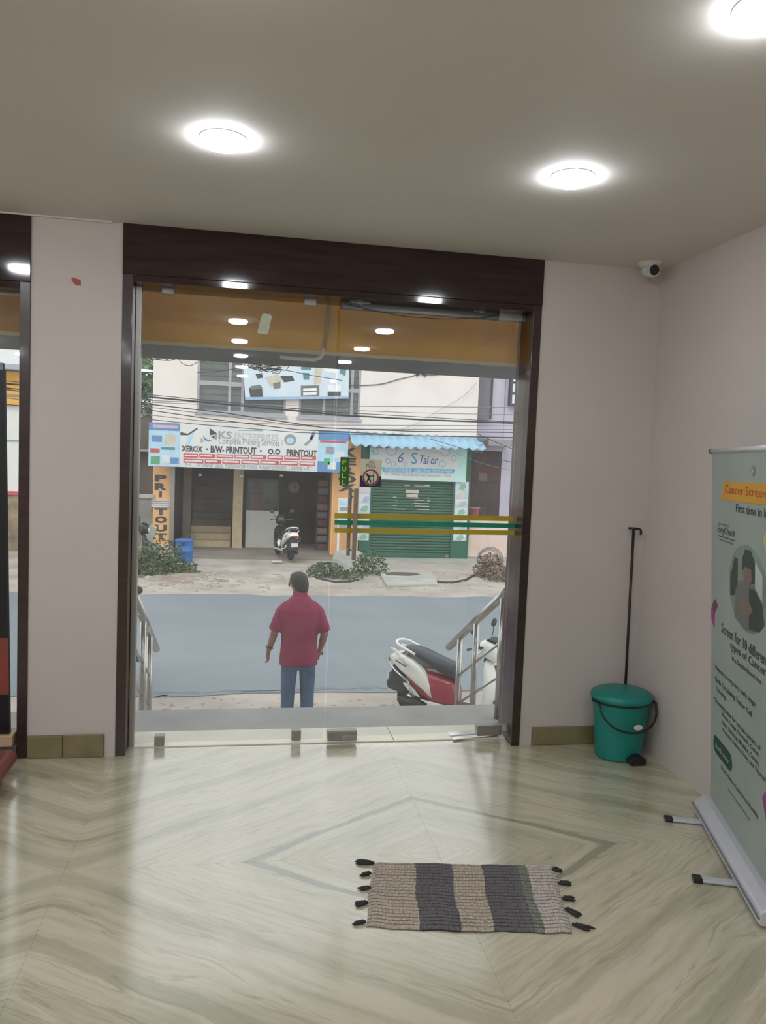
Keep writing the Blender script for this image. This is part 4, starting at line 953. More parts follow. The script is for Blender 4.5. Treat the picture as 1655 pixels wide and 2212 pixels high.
# sign of the tailor
TY = 17.80
tsn = empty('tailor_sign', (0, TY, 0)); tag(tsn, 'white and mint tailor shop sign under the blue awning', 'signboard')
A, B = fp(797, 1033, TY), fp(1010, 962, TY)
plate(tsn, 'board', A[0], A[1]-0.02, B[0], B[1], 0.0, 0.08, M_MINT)
def tp_(x, y): return fp(x, y, TY)
MB().prism([tp_(*p) for p in ((800, 1033), (803, 990), (815, 972), (840, 966), (960, 970), (982, 978), (992, 996), (988, 1015), (978, 1034), (900, 1034))], -0.006, 0.0).build('white_arch', M_SIGNW, tsn)
MB().prism([tp_(*p) for p in ((824, 1009), (983, 1014), (979, 1024), (828, 1020))], -0.012, -0.006).build('blue_ribbon', mat('ribbon_blue', (84, 176, 208), 0.6), tsn)
def ttext(s_, x0, y0, x1, y1, m_, yo=-0.010, **k):
    A, B = tp_(x0, y1), tp_(x1, y0); text(s_, A[0], A[1], B[0]-A[0], abs(B[1]-A[1]), yo, m_, tsn, **k)
M_VIO = mat('violet_print', (84, 92, 160), 0.6); M_TEALP = mat('teal_print', (60, 150, 190), 0.6)
ttext('6', 859, 978, 872, 999, M_VIO, shear=0.2); ttext('S', 888, 978, 902, 1002, M_TEALP); ttext('Tai or', 907, 985, 947, 1002, M_VIO, shear=0.3, bold=0.01)
ttext('All kinds of Kids & Ladies Dress Stitched Here', 830, 1012, 977, 1019.5, M_SIGNW, yo=-0.016)
ttext('K-7, Thiruvallur Salai, Ramapuram Road, Valasaravakkam, Chennai', 832, 1024, 974, 1029, M_SGREY)
MB().prism([tp_(*p) for p in ((800, 964), (840, 966), (840, 968.5), (800, 966.5))], -0.008, -0.002).build('red_strip', M_SRED, tsn)
for (cx, cy, r) in ((846, 972, 12), (962, 976, 10), (838, 996, 5), (850, 1002, 5), (956, 1002, 7), (980, 990, 6), (812, 975, 7), (876, 1002, 4)):
    c_ = tp_(cx, cy); rr_ = r*0.0129
    o = MB().torus((0, 0, 0), rr_, 0.012, 'Y', 20, 5).build('doodle_ring', mat('pale_teal_doodle', (150, 190, 196), 0.6), tsn); o.location = (c_[0], -0.010, c_[1]); o.scale = (1, 0.3, 1)
ttube = [tp_(922, 967), tp_(958, 975)]
MB().tube([(ttube[0][0], -0.35, ttube[0][1]), (ttube[1][0], -0.35, ttube[1][1])], 0.03, 8).build('tube_light', M_WHITE, tsn, smooth=True)
# poster columns
def posters(xa, xb, ya, yb, n, nm, label):
    p = empty('poster_column', (0, FY, 0)); tag(p, label, 'posters')
    A, B = fp(xa, yb), fp(xb, ya)
    plate(p, 'backing', A[0], A[1], B[0], B[1], -0.02, 0.02, mat('lilac_backing', (190, 196, 222), 0.6))
    h_ = (B[1]-A[1])/n
    for k in range(n):
        o = plate(p, 'poster', A[0]+0.025, A[1]+h_*k+0.02, B[0]-0.025, A[1]+h_*(k+1)-0.02, -0.024, 0.006, mat('pale_poster_%d' % (k % 3), [(206, 222, 226), (214, 218, 214), (196, 216, 206)][k % 3], 0.6, var=0.2, scale=5))
        cx = (A[0]+B[0])/2+0.05*math.sin(k*2.1); cz = A[1]+h_*(k+0.45)
        MB().prism([(cx-0.12, cz-0.07), (cx+0.02, cz-0.10), (cx+0.13, cz-0.03), (cx+0.08, cz+0.08), (cx-0.05, cz+0.05)], -0.028, -0.024).build('print_patch', [mat('poster_green', (140, 184, 158), 0.6), mat('poster_lilac', (176, 178, 196), 0.6), mat('poster_peach', (212, 196, 190), 0.6)][k % 3], o)
posters(771, 801, 1046, 1167, 6, '', 'column of small pale posters left of the green shutter')
posters(978, 1013, 1041, 1168, 7, '', 'column of small pale posters right of the green shutter')
# blue corrugated awning
aw = empty('corrugated_awning', (0, 0, 0)); tag(aw, 'light blue corrugated sheet awning over the tailor shop', 'awning')
AX0 = fp(757, 948, 17.5)[0]; AX1 = fp(1043, 958, 17.5)[0]
zt1, zt0 = fp(900, 939, 17.9)[1], fp(900, 967, 17.15)[1]
bm = bmesh.new(); nx = 15*8; R0 = []; R1 = []
for i in range(nx+1):
    s = i/nx; x = AX0+(AX1-AX0)*s; wv = 0.035*math.cos(2*PI*15*s)
    R0.append(bm.verts.new((x, 17.92, zt1+wv))); R1.append(bm.verts.new((x, 17.15, zt0+wv-0.02*math.sin(5*s))))
for i in range(nx): bm.faces.new((R0[i], R0[i+1], R1[i+1], R1[i]))
me = bpy.data.meshes.new('sheet'); bm.to_mesh(me); bm.free(); me.materials.append(mat('light_blue_sheet', (158, 196, 218), 0.5, scale=3, rgb2=(140, 180, 206), stretch=(1, 8, 8)))
for p in me.polygons: p.use_smooth = True
o = bpy.data.objects.new('sheet', me); COL.objects.link(o); o.parent = aw; md = o.modifiers.new('s', 'SOLIDIFY'); md.thickness = 0.008
for s in (0.03, 0.5, 0.97):
    x = AX0+(AX1-AX0)*s; MB().tube([(x, 17.9, zt0-0.03), (x, 17.2, zt0-0.06)], 0.015, 6).build('bracket', M_STEELD, aw)
# plinth and ramp slabs
M_SLAB = mat('pale_cement', (178, 180, 174), 0.9, scale=2, rgb2=(160, 160, 152))
pl_a, pl_b = fp(802, 1215, 17.2)[0], fp(1036, 1220, 17.2)[0]
struct(MB().box((pl_a, 17.0, GZ), (pl_b, FY, tg)).build('shop_plinth', M_SLAB, bevel=0.02), 'cement step in front of the tailor shop')
for k, pts in enumerate((((818, 1232), (930, 1233), (940, 1248), (826, 1248)), ((826, 1249), (942, 1249), (946, 1262), (836, 1264)))):
    P4 = [atz(x, y, GZ+0.05) for x, y in pts]
    o = MB().hull([Vector((p.x, p.y, GZ)) for p in P4], (0, 0, 1), 0.06).build('ramp_slab', M_SLAB, bevel=0.01); tag(o, ['cement ramp slab with a dark hole before the tailor shop', 'cement ramp slab at the edge of the sandy verge'][k], 'slab', 'ramp slabs')
    if k == 0:
        c = atz(868, 1240, GZ+0.06)
        MB().prism([(c.x-0.42, c.y-0.2), (c.x+0.1, c.y-0.3), (c.x+0.46, c.y-0.1), (c.x+0.4, c.y+0.25), (c.x-0.1, c.y+0.3), (c.x-0.4, c.y+0.15)], GZ+0.058, GZ+0.063, axis='Z').build('dark_hole', mat('dark_soil', (88, 80, 76), 0.95), o)
# white notice stand between the pillar and the posters
NY = 17.3
nb = empty('notice_stand', (0, NY, 0)); tag(nb, 'white notice board on legs in front of the orange pillar', 'notice board')
A, B = fp(727, 1200, NY), fp(757, 1076, NY)
midz = fp(740, 1150, NY)[1]
plate(nb, 'board', A[0], midz, B[0], B[1], 0, 0.05, mat('notice_white', (214, 216, 220), 0.6, var=0.08))
for k in range(5):
    zz = midz+(B[1]-midz)*(0.12+0.17*k); plate(nb, 'print_band', A[0]+0.04, zz, B[0]-0.05, zz+0.10, -0.006, 0.006, [M_SGREY, M_SKY, M_SPALE][k % 3])
for xx in (A[0], B[0]-0.06): MB().box((xx, 0, GZ), (xx+0.06, 0.05, midz)).build('leg', M_WHITE, nb)
# concrete lump with weeds around it
c = atz(752, 1222, GZ)
lump = MB().lathe([(0.0001, 0), (0.46, 0), (0.44, 0.2), (0.36, 0.36), (0.2, 0.40), (0.0001, 0.41)], 9)
for v in lump.bm.verts: v.co += Vector((random.uniform(-.04, .04), random.uniform(-.04, .04), random.uniform(-.03, .03) if v.co.z > 0.05 else 0))
o = lump.build('concrete_lump', M_SLAB, bevel=0.02); o.location = (c.x, c.y, GZ); tag(o, 'rough grey concrete footing below the door handle in the weeds', 'concrete block')

# ------------------------------------------------------------------ right neighbour
RY = 18.3
M_LAV = mat('lavender_grey_wall', (196, 192, 206), 0.9, scale=0.9, rgb2=(178, 174, 190)); M_PEEL = mat('peeling_lime_wash', (228, 222, 218), 0.9, scale=1.4, rgb2=(212, 176, 156), bump=0.2); M_MAROON = mat('dark_maroon_gate', (72, 52, 54), 0.6, var=0.15)
rb_ = struct(empty('neighbour_house', (0, RY, 0)), 'lavender grey house right of the tailor shop')
a, zt_ = fp(1014, 1117, RY); zlow = GZ
MB().box((a, 0, GZ), (a+6, 0.2, zt_)).build('yard_wall', M_PEEL, rb_, bevel=0.02)
ga, gz1 = fp(1008, 972, RY+0.3); gb, gz0 = fp(1078, 1113, RY+0.3)
MB().box((ga, 0.3, GZ), (gb, 0.4, gz1)).build('maroon_gate', M_MAROON, rb_)
MB().box(((ga+gb)/2-0.15, 0.29, (gz0+gz1)/2+0.05), ((ga+gb)/2+0.12, 0.30, (gz0+gz1)/2+0.30)).build('gate_plate', mat('dull_plate', (104, 92, 92), 0.6), rb_)
MB().box((gb, 0.3, GZ), (gb+5, 0.5, 7.0)).build('house_wall', M_LAV, rb_)
MB().box((6.62, 0.3, gz1), (gb+0.01, 0.5, 7.0)).build('house_wall', M_LAV, rb_)
u0, v1_ = fp(1032, 790, RY+0.1); u1, v0_ = fp(1062, 905, RY+0.1)
MB().box((u0, 0.12, v0_), (u1-0.06, 0.31, 7.0)).build('recess_dark', mat('dim_recess', (120, 116, 124), 0.9), rb_)  # solid box coloured dark to paint in the shade of a recess
MB().box((u1-0.06, 0.1, v0_), (u1, 0.31, 7.0)).build('downpipe_edge', M_SDARK, rb_)
u0, v0_ = fp(1048, 963, RY); u1, v1_ = fp(1100, 952, RY)
MB().box((u0, -0.35, v0_), (u1, 0.3, v1_+0.02)).build('ledge', mat('grey_ledge', (150, 146, 150), 0.9), rb_)
u0, v0_ = fp(1099, 876, RY+0.2); u1, _ = fp(1117, 876, RY+0.2)
gw = struct(empty('window_5', (0, RY+0.1, 0)), 'white ornamental grille window on the lavender house')
MB().box((u0, 0, v0_), (u1+0.5, 0.2, 5.6)).build('frame', mat('dark_window_edge', (78, 80, 90), 0.6), gw)
k = v0_+0.06
while k < 5.5:
    MB().box((u0+0.06, -0.03, k), (u1+0.45, 0.01, k+0.26)).build('grille_block', mat('white_grille', (222, 224, 226), 0.7, var=0.1), gw); k += 0.33
u0, v0_ = fp(1011, 1112, 18.1); u1, v1_ = fp(1036, 1090, 18.1)
bk = empty('red_bucket', ((u0+u1)/2+0.1, 18.40, zt_)); tag(bk, 'faded red bucket on the yard wall by the maroon gate', 'bucket')
MB().lathe([(0.0001, 0), (0.12, 0), (0.17, 0.27), (0.18, 0.27), (0.18, 0.29), (0.15, 0.29), (0.11, 0.03), (0.0001, 0.03)], 18).build('pail', mat('faded_red_plastic', (206, 110, 112), 0.6, var=0.1), bk, smooth=True)
MB().torus((0, 0, 0.28), 0.18, 0.012, 'Z', 20, 6).build('rim', M_SGREY, bk, smooth=True)
# ------------------------------------------------------------------ left: alley and the white building seen through the left bay
al = struct(empty('alley_house', (0, 19.6, 0)), 'dull brown house wall down the alley')
MB().box((-5.2, 0, GZ), (-2.66, 0.2, 2.55)).build('wall_panel', mat('dull_brown_wall', (118, 108, 96), 0.9, scale=1, rgb2=(92, 86, 78)), al)
MB().box((-5.2, -0.3, 1.55), (-2.66, 0.0, 1.62)).build('sunshade', M_SLAB, al)
A, B = fp(296, 1085, 18.0), fp(330, 1076, 18.0)
ap = struct(MB().box((-4.4, 17.9, GZ), (B[0], 18.05, B[1])).build('alley_parapet', mat('grey_cement_wall', (140, 136, 128), 0.9, scale=3, rgb2=(110, 106, 100))), 'low grey cement wall beside the orange pillar')
MB().box((-4.5, 17.85, B[1]), (B[0]+0.05, 18.1, B[1]+0.10)).build('coping', M_SLAB, ap)
for k, (x, y, w, h_, d) in enumerate(((308, 1196, 0.5, 0.10, 0.4), (332, 1188, 0.75, 0.12, 0.5), (306, 1170, 0.26, 0.8, 0.2))):
    p = atz(x, 1225, GZ); zc = aty(x, y, p.y).z
    o = MB().box((-w/2, -d/2, 0), (w/2, d/2, h_), Matrix.Rotation(0.25*(k-1), 4, 'Y')).build('cement_slab', M_SLAB, bevel=0.01); o.location = (p.x, p.y+0.2, zc-h_/2)
    tag(o, ['tilted pale cement slab left of the weeds', 'flat pale cement slab over the weeds by the pillar', 'upright broken cement post by the alley wall'][k], 'slab')
wb = struct(empty('white_house', (0, 17.9, 0)), 'white house with an orange sign seen through the left bay')
MB().box((-12, 0, 0.32), (-4.35, 0.3, 7.0)).build('wall_panel', mat('white_house_paint', (226, 226, 222), 0.85, var=0.05), wb)
MB().box((-12, -0.05, 0.26), (-4.35, 0.0, 0.36)).build('red_band', mat('rose_band', (198, 100, 112), 0.7), wb)
MB().box((-12, -0.03, 1.70), (-4.35, 0.0, 1.73)).build('groove_band', M_SGREY, wb)
MB().box((-12, -0.02, GZ), (-4.35, 0.2, 0.26)).build('stone_base', mat('mottled_stone_base', (168, 152, 128), 0.9, scale=3, rgb2=(120, 108, 94), bump=0.4), wb)
os_ = MB().box((-9, -0.12, 2.66), (-5.2, -0.02, 3.52)).build('orange_signboard', mat('plain_orange_sign', (232, 176, 88), 0.6, var=0.06)); os_.location = (0, 17.9, 0); tag(os_, 'plain orange signboard on the white house seen through the left bay', 'signboard')
sl_ = MB().box((-9, -0.5, 3.55), (-4.9, 0.0, 3.68)).build('sunshade', mat('grey_blue_sunshade', (170, 180, 190), 0.8), wb)
# ================================================================== WIRES, PLANTS, SMALL THINGS OUTSIDE
M_CABLE = mat('black_cable', (50, 50, 56), 0.6)
M_CABLEG = mat('grey_cable', (120, 120, 128), 0.6)
WY = 13.0
def wire(pts, r, m, label, Y=WY, ext=True):
    P = [aty(x, y, Y) for x, y in pts]
    if ext:
        P = [P[0]+(P[0]-P[1])*((8+P[0].x)/max(0.1, P[1].x-P[0].x))] + P + [P[-1]+(P[-1]-P[-2])*((12-P[-1].x)/max(0.1, P[-1].x-P[-2].x))]
    Q = []
    n = 8
    for a, b in zip(P[:-1], P[1:]):
        for k in range(n): Q.append(a.lerp(b, k/n))
    Q.append(P[-1])
    o = MB().tube(Q, r, 5).build('overhead_cable', m, smooth=True)
    tag(o, label, 'cable', 'overhead street cables')
wire([(296, 855), (520, 876), (740, 897), (920, 907), (1113, 914)], 0.019, M_CABLE, 'thickest dark cable crossing below the upstairs windows')
wire([(296, 850), (700, 889), (1113, 912)], 0.008, M_CABLE, 'thin dark cable just above the thickest one')
wire([(296, 864), (600, 876), (1113, 880)], 0.008, M_CABLEG, 'thin grey cable across the window sills')
wire([(296, 870), (480, 891), (700, 924), (900, 932), (1113, 934)], 0.012, M_CABLE, 'dark sagging cable running down to the blue awning')
wire([(296, 876), (480, 898), (640, 919), (760, 927), (1113, 928)], 0.009, M_CABLEG, 'grey sagging cable above the printing sign')
wire([(296, 882), (440, 903), (640, 928), (900, 941), (1113, 945)], 0.010, M_CABLE, 'dark cable along the top of the printing sign')
wire([(296, 893), (440, 910), (640, 918), (1113, 920)], 0.008, M_CABLEG, 'grey cable meeting the sign corner')
wire([(296, 903), (420, 916), (640, 934), (760, 938), (1113, 946)], 0.008, M_CABLE, 'lowest dark cable at the left of the sign')
wire([(700, 884), (900, 892), (1113, 896)], 0.007, M_CABLEG, 'pale grey cable across the cream wall')
def cable(pts, r, m, label, Y):
    P = [aty(x, y, Y) for x, y in pts]; Q = []
    for i in range(len(P)-1):
        p0, p1, p2, p3 = P[max(i-1, 0)], P[i], P[i+1], P[min(i+2, len(P)-1)]
        for k in range(6):
            t = k/6; Q.append(0.5*((2*p1)+(p2-p0)*t+(2*p0-5*p1+4*p2-p3)*t*t+(3*p1-p0-3*p2+p3)*t*t*t))
    Q.append(P[-1])
    return tag(MB().tube(Q, r, 5).build('loose_cable', m, smooth=True), label, 'cable', 'loose cables on the facade')
cable([(720, 825), (760, 832), (820, 830), (862, 819), (892, 812), (905, 805), (925, 810), (945, 809), (962, 803)], 0.016, M_CABLEG, 'grey loose cable swagging over the cream wall', 17.885)
cable([(855, 930), (900, 915), (945, 888), (975, 872), (1005, 852), (1030, 826)], 0.012, M_SPALE, 'pale cable curving up the cream wall', 17.8)
cable([(900, 812), (908, 806), (920, 812)], 0.03, M_CABLE, 'dark cable joint on the cream wall', 17.87)
cable([(1030, 936), (1060, 950), (1112, 972), (1150, 990)], 0.010, M_CABLE, 'dark cable dropping right from the awning', 17.12)
cable([(930, 948), (990, 966), (1050, 985), (1112, 1000), (1150, 1008)], 0.008, M_CABLE, 'thin dark cable falling across the maroon gate', 17.14)
cable([(940, 956), (1000, 985), (1050, 1003), (1112, 1018), (1150, 1026)], 0.007, M_CABLEG, 'thin grey cable below the awning corner', 17.16)
cable([(296, 765), (330, 775), (370, 778), (400, 766), (425, 774)], 0.012, M_CABLE, 'dark cable looping under the beam at left', 15.0)
cable([(385, 772), (392, 784), (410, 790), (430, 782), (470, 778), (540, 782), (570, 791)], 0.008, M_CABLE, 'thin cable loop by the left window', 14.4)
cable([(330, 770), (350, 778), (362, 776), (375, 768), (390, 776)], 0.010, M_CABLE, 'short dark cable loop under the beam', 15.0)
cable([(425, 805), (470, 802), (540, 793), (600, 797), (680, 812), (740, 822)], 0.008, M_CABLE, 'dark cable from the tangle past the hoarding', 14.4)
# tangle of cables before the hoarding
tg_ = empty('cable_tangle', aty(572, 792, 14.4)); tag(tg_, 'tangled bunch of dark cables before the hoarding', 'cable tangle')
rw = random.Random(2); O = tg_.location.copy()
for k in range(11):
    c = Vector((rw.uniform(-0.25, 0.25), rw.uniform(-0.1, 0.1), rw.uniform(-0.04, 0.05))); rx, rz = rw.uniform(0.15, 0.38), rw.uniform(0.04, 0.11); a0 = rw.uniform(0, 6)
    MB().tube([c+Vector((rx*math.cos(a0+t*0.35), 0.05*math.sin(t), rz*math.sin(a0+t*0.35)+0.02*math.sin(t*1.7))) for t in range(16)], 0.009, 5).build('cable_loop', M_CABLE, tg_, smooth=True)
for sgn in (-1, 1): MB().tube([(0, 0, 0), (sgn*0.6, 0, 0.10), (sgn*1.6, 0, 0.12+sgn*0.05), (sgn*3, 0.1, 0.5)], 0.010, 5).build('cable_end', M_CABLE, tg_, smooth=True)
# small grey bracket box on the right of the awning
a = aty(1040, 948, 17.3)
o = MB().blob((0, 0, 0), (0.12, 0.08, 0.10), 8).build('cable_joint_box', M_CABLEG, smooth=False); o.location = a; tag(o, 'small grey cable joint box at the awning corner', 'junction box')

# ------------------------------------------------------------------ foliage
M_LEAF = mat('weed_leaf', (92, 114, 78), 0.7, scale=4, rgb2=(56, 74, 50)); M_LEAFD = mat('tree_leaf', (150, 176, 140), 0.7, scale=3, rgb2=(84, 116, 88)); M_BARK = mat('bark', (110, 92, 76), 0.9, var=0.2)
M_DRY = mat('dry_twigs', (140, 122, 104), 0.9, var=0.25)
def leafcloud(c, r, n, size, rnd, m, name, parent, flat=0.0):
    vs, fs = [], []
    for _ in range(n):
        while True:
            p = Vector((rnd.uniform(-1, 1), rnd.uniform(-1, 1), rnd.uniform(0 if flat else -1, 1)))
            if p.length < 1: break
        p = Vector((c[0]+p.x*r[0], c[1]+p.y*r[1], c[2]+p.z*r[2]))
        R = Euler((rnd.uniform(0, 6.3), rnd.uniform(0, 6.3), rnd.uniform(0, 6.3))).to_matrix(); s = size*rnd.uniform(0.6, 1.3)
        b = len(vs)
        for q_ in ((0, -s, 0), (s*0.45, 0, s*0.15), (0, s, 0), (-s*0.45, 0, s*0.15)): vs.append(p+R @ Vector(q_))
        fs.append((b, b+1, b+2, b+3))
    me = bpy.data.meshes.new(name); me.from_pydata([tuple(v) for v in vs], [], fs); me.materials.append(m)
    o = bpy.data.objects.new(name, me); COL.objects.link(o); o.parent = parent; o['kind'] = 'stuff'
    return o
def weed(x, y, rx, h_, n, label, dry=False, gz=GZ):
    p = atz(x, y, gz); rnd = random.Random(int(x*7+y))
    b = empty('weed_bush', (p.x, p.y, gz)); tag(b, label, 'bush', 'roadside weeds')
    for k in range(7):
        a = rnd.uniform(0, 6.3); d = Vector((math.cos(a)*rx*0.7, math.sin(a)*rx*0.5, h_*rnd.uniform(0.6, 1)))
        MB().tube([(0, 0, 0), d*0.5+Vector((0, 0, 0.05)), d], [0.012, 0.008, 0.003], 5).build('stem', M_DRY, b)
    leafcloud((0, 0, 0.02), (rx, rx*0.7, h_), n, 0.06, rnd, M_DRY if dry else M_LEAF, 'foliage', b, 1)
weed(345, 1238, 0.7, 0.8, 620, 'green weeds at the foot of the lettered pillar')
weed(385, 1237, 0.5, 0.3, 200, 'low green weeds in front of the blue drum')
weed(312, 1244, 0.5, 0.5, 260, 'dark weeds at the left beside the alley slabs')
weed(705, 1246, 0.55, 0.34, 300, 'green weed clump left of the concrete footing')
weed(797, 1240, 0.5, 0.6, 330, 'green weed clump right of the concrete footing')
weed(750, 1250, 0.5, 0.2, 160, 'low weeds before the concrete footing')
weed(1055, 1246, 0.42, 0.6, 420, 'dry bush before the peeling yard wall', dry=True)
weed(1085, 1254, 0.5, 0.35, 300, 'low dry brush at the right of the verge', dry=True)
# wire coil in the dry bush
c = atz(1052, 1246, GZ)
cw = empty('wire_coil', (c.x, c.y-0.1, GZ+0.38)); tag(cw, 'coil of dark wire hanging in the dry bush', 'wire coil')
for k in range(4): MB().torus((0.02*k, 0.03*k, 0.01*k), 0.30+0.015*k, 0.010, 'Y', 26, 5).build('wire_turn', M_CABLEG, cw, smooth=True)
hp2 = [atz(x, y, GZ+0.025) for x, y in ((925, 1252), (945, 1257), (975, 1258), (1005, 1253), (1028, 1240), (1042, 1228))]
tag(MB().tube(hp2, 0.025, 7).build('garden_hose', M_CABLE, smooth=True), 'dark hose lying on the verge right of the ramp', 'hose')
hp2 = [atz(x, y, GZ+0.02) for x, y in ((676, 1246), (700, 1252), (725, 1257), (755, 1256), (775, 1252))]
tag(MB().tube(hp2, 0.02, 7).build('garden_hose', M_CABLE, smooth=True), 'dark hose lying below the weed clumps', 'hose')
# alley tree
tr = empty('alley_tree', (-4.3, 23.0, GZ)); tag(tr, 'pale green tree rising behind the alley house', 'tree')
MB().tube([(0, 0, 0), (0.1, 0, 2.0), (0.25, 0.1, 3.6), (0.2, 0, 4.8)], [0.2, 0.17, 0.13, 0.06], 8).build('trunk', M_BARK, tr, smooth=True)
rnd = random.Random(4)
for k in range(6):
    a = rnd.uniform(0, 6.3); MB().tube([(0.2, 0.05, 3.0+0.3*k), (0.2+0.6*math.cos(a), 0.6*math.sin(a), 3.6+0.35*k), (0.2+1.2*math.cos(a), 1.1*math.sin(a), 4.0+0.4*k)], [0.06, 0.04, 0.015], 6).build('branch', M_BARK, tr)
leafcloud((0.4, 0, 5.0), (2.0, 1.6, 1.9), 4200, 0.12, rnd, M_LEAFD, 'foliage', tr)
# debris on the verges
rnd = random.Random(9)
M_RUB = mat('rubble', (184, 176, 166), 0.95, scale=3, rgb2=(140, 132, 124))
mb = MB()
def rock(p, s):
    v = bmesh.ops.create_icosphere(mb.bm, subdivisions=1, radius=1)['verts']
    sx, sy, sz = s*rnd.uniform(0.7, 1.6), s*rnd.uniform(0.7, 1.3), s*rnd.uniform(0.3, 0.7)
    for q_ in v: q_.co = Vector((p.x+q_.co.x*sx+rnd.uniform(-.2, .2)*s, p.y+q_.co.y*sy, p.z+q_.co.z*sz))
for _ in range(420):
    x = rnd.uniform(295, 1095); y = rnd.triangular(1222, 1284, 1250); p = atz(x, y, GZ); rock(p, rnd.uniform(0.015, 0.06))
for _ in range(90):
    x = rnd.uniform(300, 470); y = rnd.uniform(1240, 1268); rock(atz(x, y, GZ), rnd.uniform(0.03, 0.10))
for _ in range(110):
    x = rnd.uniform(325, 860); y = rnd.uniform(1506, 1560); rock(atz(x, y, GZ), rnd.uniform(0.008, 0.03))
o = mb.build('loose_rubble', M_RUB); o['kind'] = 'stuff'; tag(o, 'loose stones and rubble scattered along both verges', 'rubble')
def mound(x, y, rx, ry, h_, m, label):
    p = atz(x, y, GZ); mb = MB()
    for k in range(9):
        f = rnd.uniform(0.25, 0.55); cx, cy = rnd.uniform(-0.7, 0.7)*rx, rnd.uniform(-0.6, 0.6)*ry
        n0 = len(mb.bm.verts); mb.blob((cx, cy, 0), (rx*f, ry*f, h_*rnd.uniform(0.4, 1)), 14)
    for v in mb.bm.verts: v.co.z = max(-0.02, v.co.z); v.co += Vector((rnd.uniform(-.03, .03), rnd.uniform(-.03, .03), rnd.uniform(-.008, .008)))
    o = mb.build('soil_mound', m, smooth=True); o.location = (p.x, p.y, GZ-0.005); tag(o, label, 'soil mound')
mound(405, 1252, 0.95, 0.6, 0.09, mat('brown_soil', (160, 147, 134), 0.95, scale=3, rgb2=(126, 114, 102), bump=0.5), 'low brown soil mound before the blue drum')
mound(1075, 1232, 0.6, 0.5, 0.35, M_SAND, 'sandy heap against the peeling yard wall')
# paper scrap and chip near the far scooter
p = atz(598, 1212, GZ+0.06)
o = MB().box((-0.13, -0.08, 0), (0.13, 0.08, 0.012)).build('paper_scrap', M_WHITE); o.location = (p.x, p.y, GZ+0.052); tag(o, 'white paper scrap on the bay floor by the parked scooter', 'paper')
p = atz(348, 1505, GZ)
o = MB().prism([(-0.08, -0.02), (0.02, -0.05), (0.09, 0.0), (0.03, 0.04)], 0, 0.01, axis='Z').build('paper_scrap', M_WHITE); o.location = (p.x, p.y, GZ+0.002); tag(o, 'white scrap at the near edge of the street', 'paper')
# blue drum
p = atz(396, 1216, GZ)
dr = empty('plastic_drum', (p.x, p.y+0.2, GZ)); tag(dr, 'blue plastic drum beside the orange pillar', 'drum')
M_DRUM = mat('blue_drum_plastic', (64, 124, 196), 0.5, scale=2, rgb2=(48, 102, 172))
MB().lathe([(0.0001, 0), (0.20, 0), (0.215, 0.03), (0.222, 0.28), (0.232, 0.29), (0.232, 0.32), (0.222, 0.33), (0.225, 0.54), (0.235, 0.55), (0.235, 0.59), (0.21, 0.59), (0.2, 0.4), (0.0001, 0.4)], 28).build('barrel', M_DRUM, dr, smooth=True)
MB().box((-0.035, -0.245, 0.47), (0.035, -0.225, 0.53)).build('grip_slot', M_SDARK, dr)

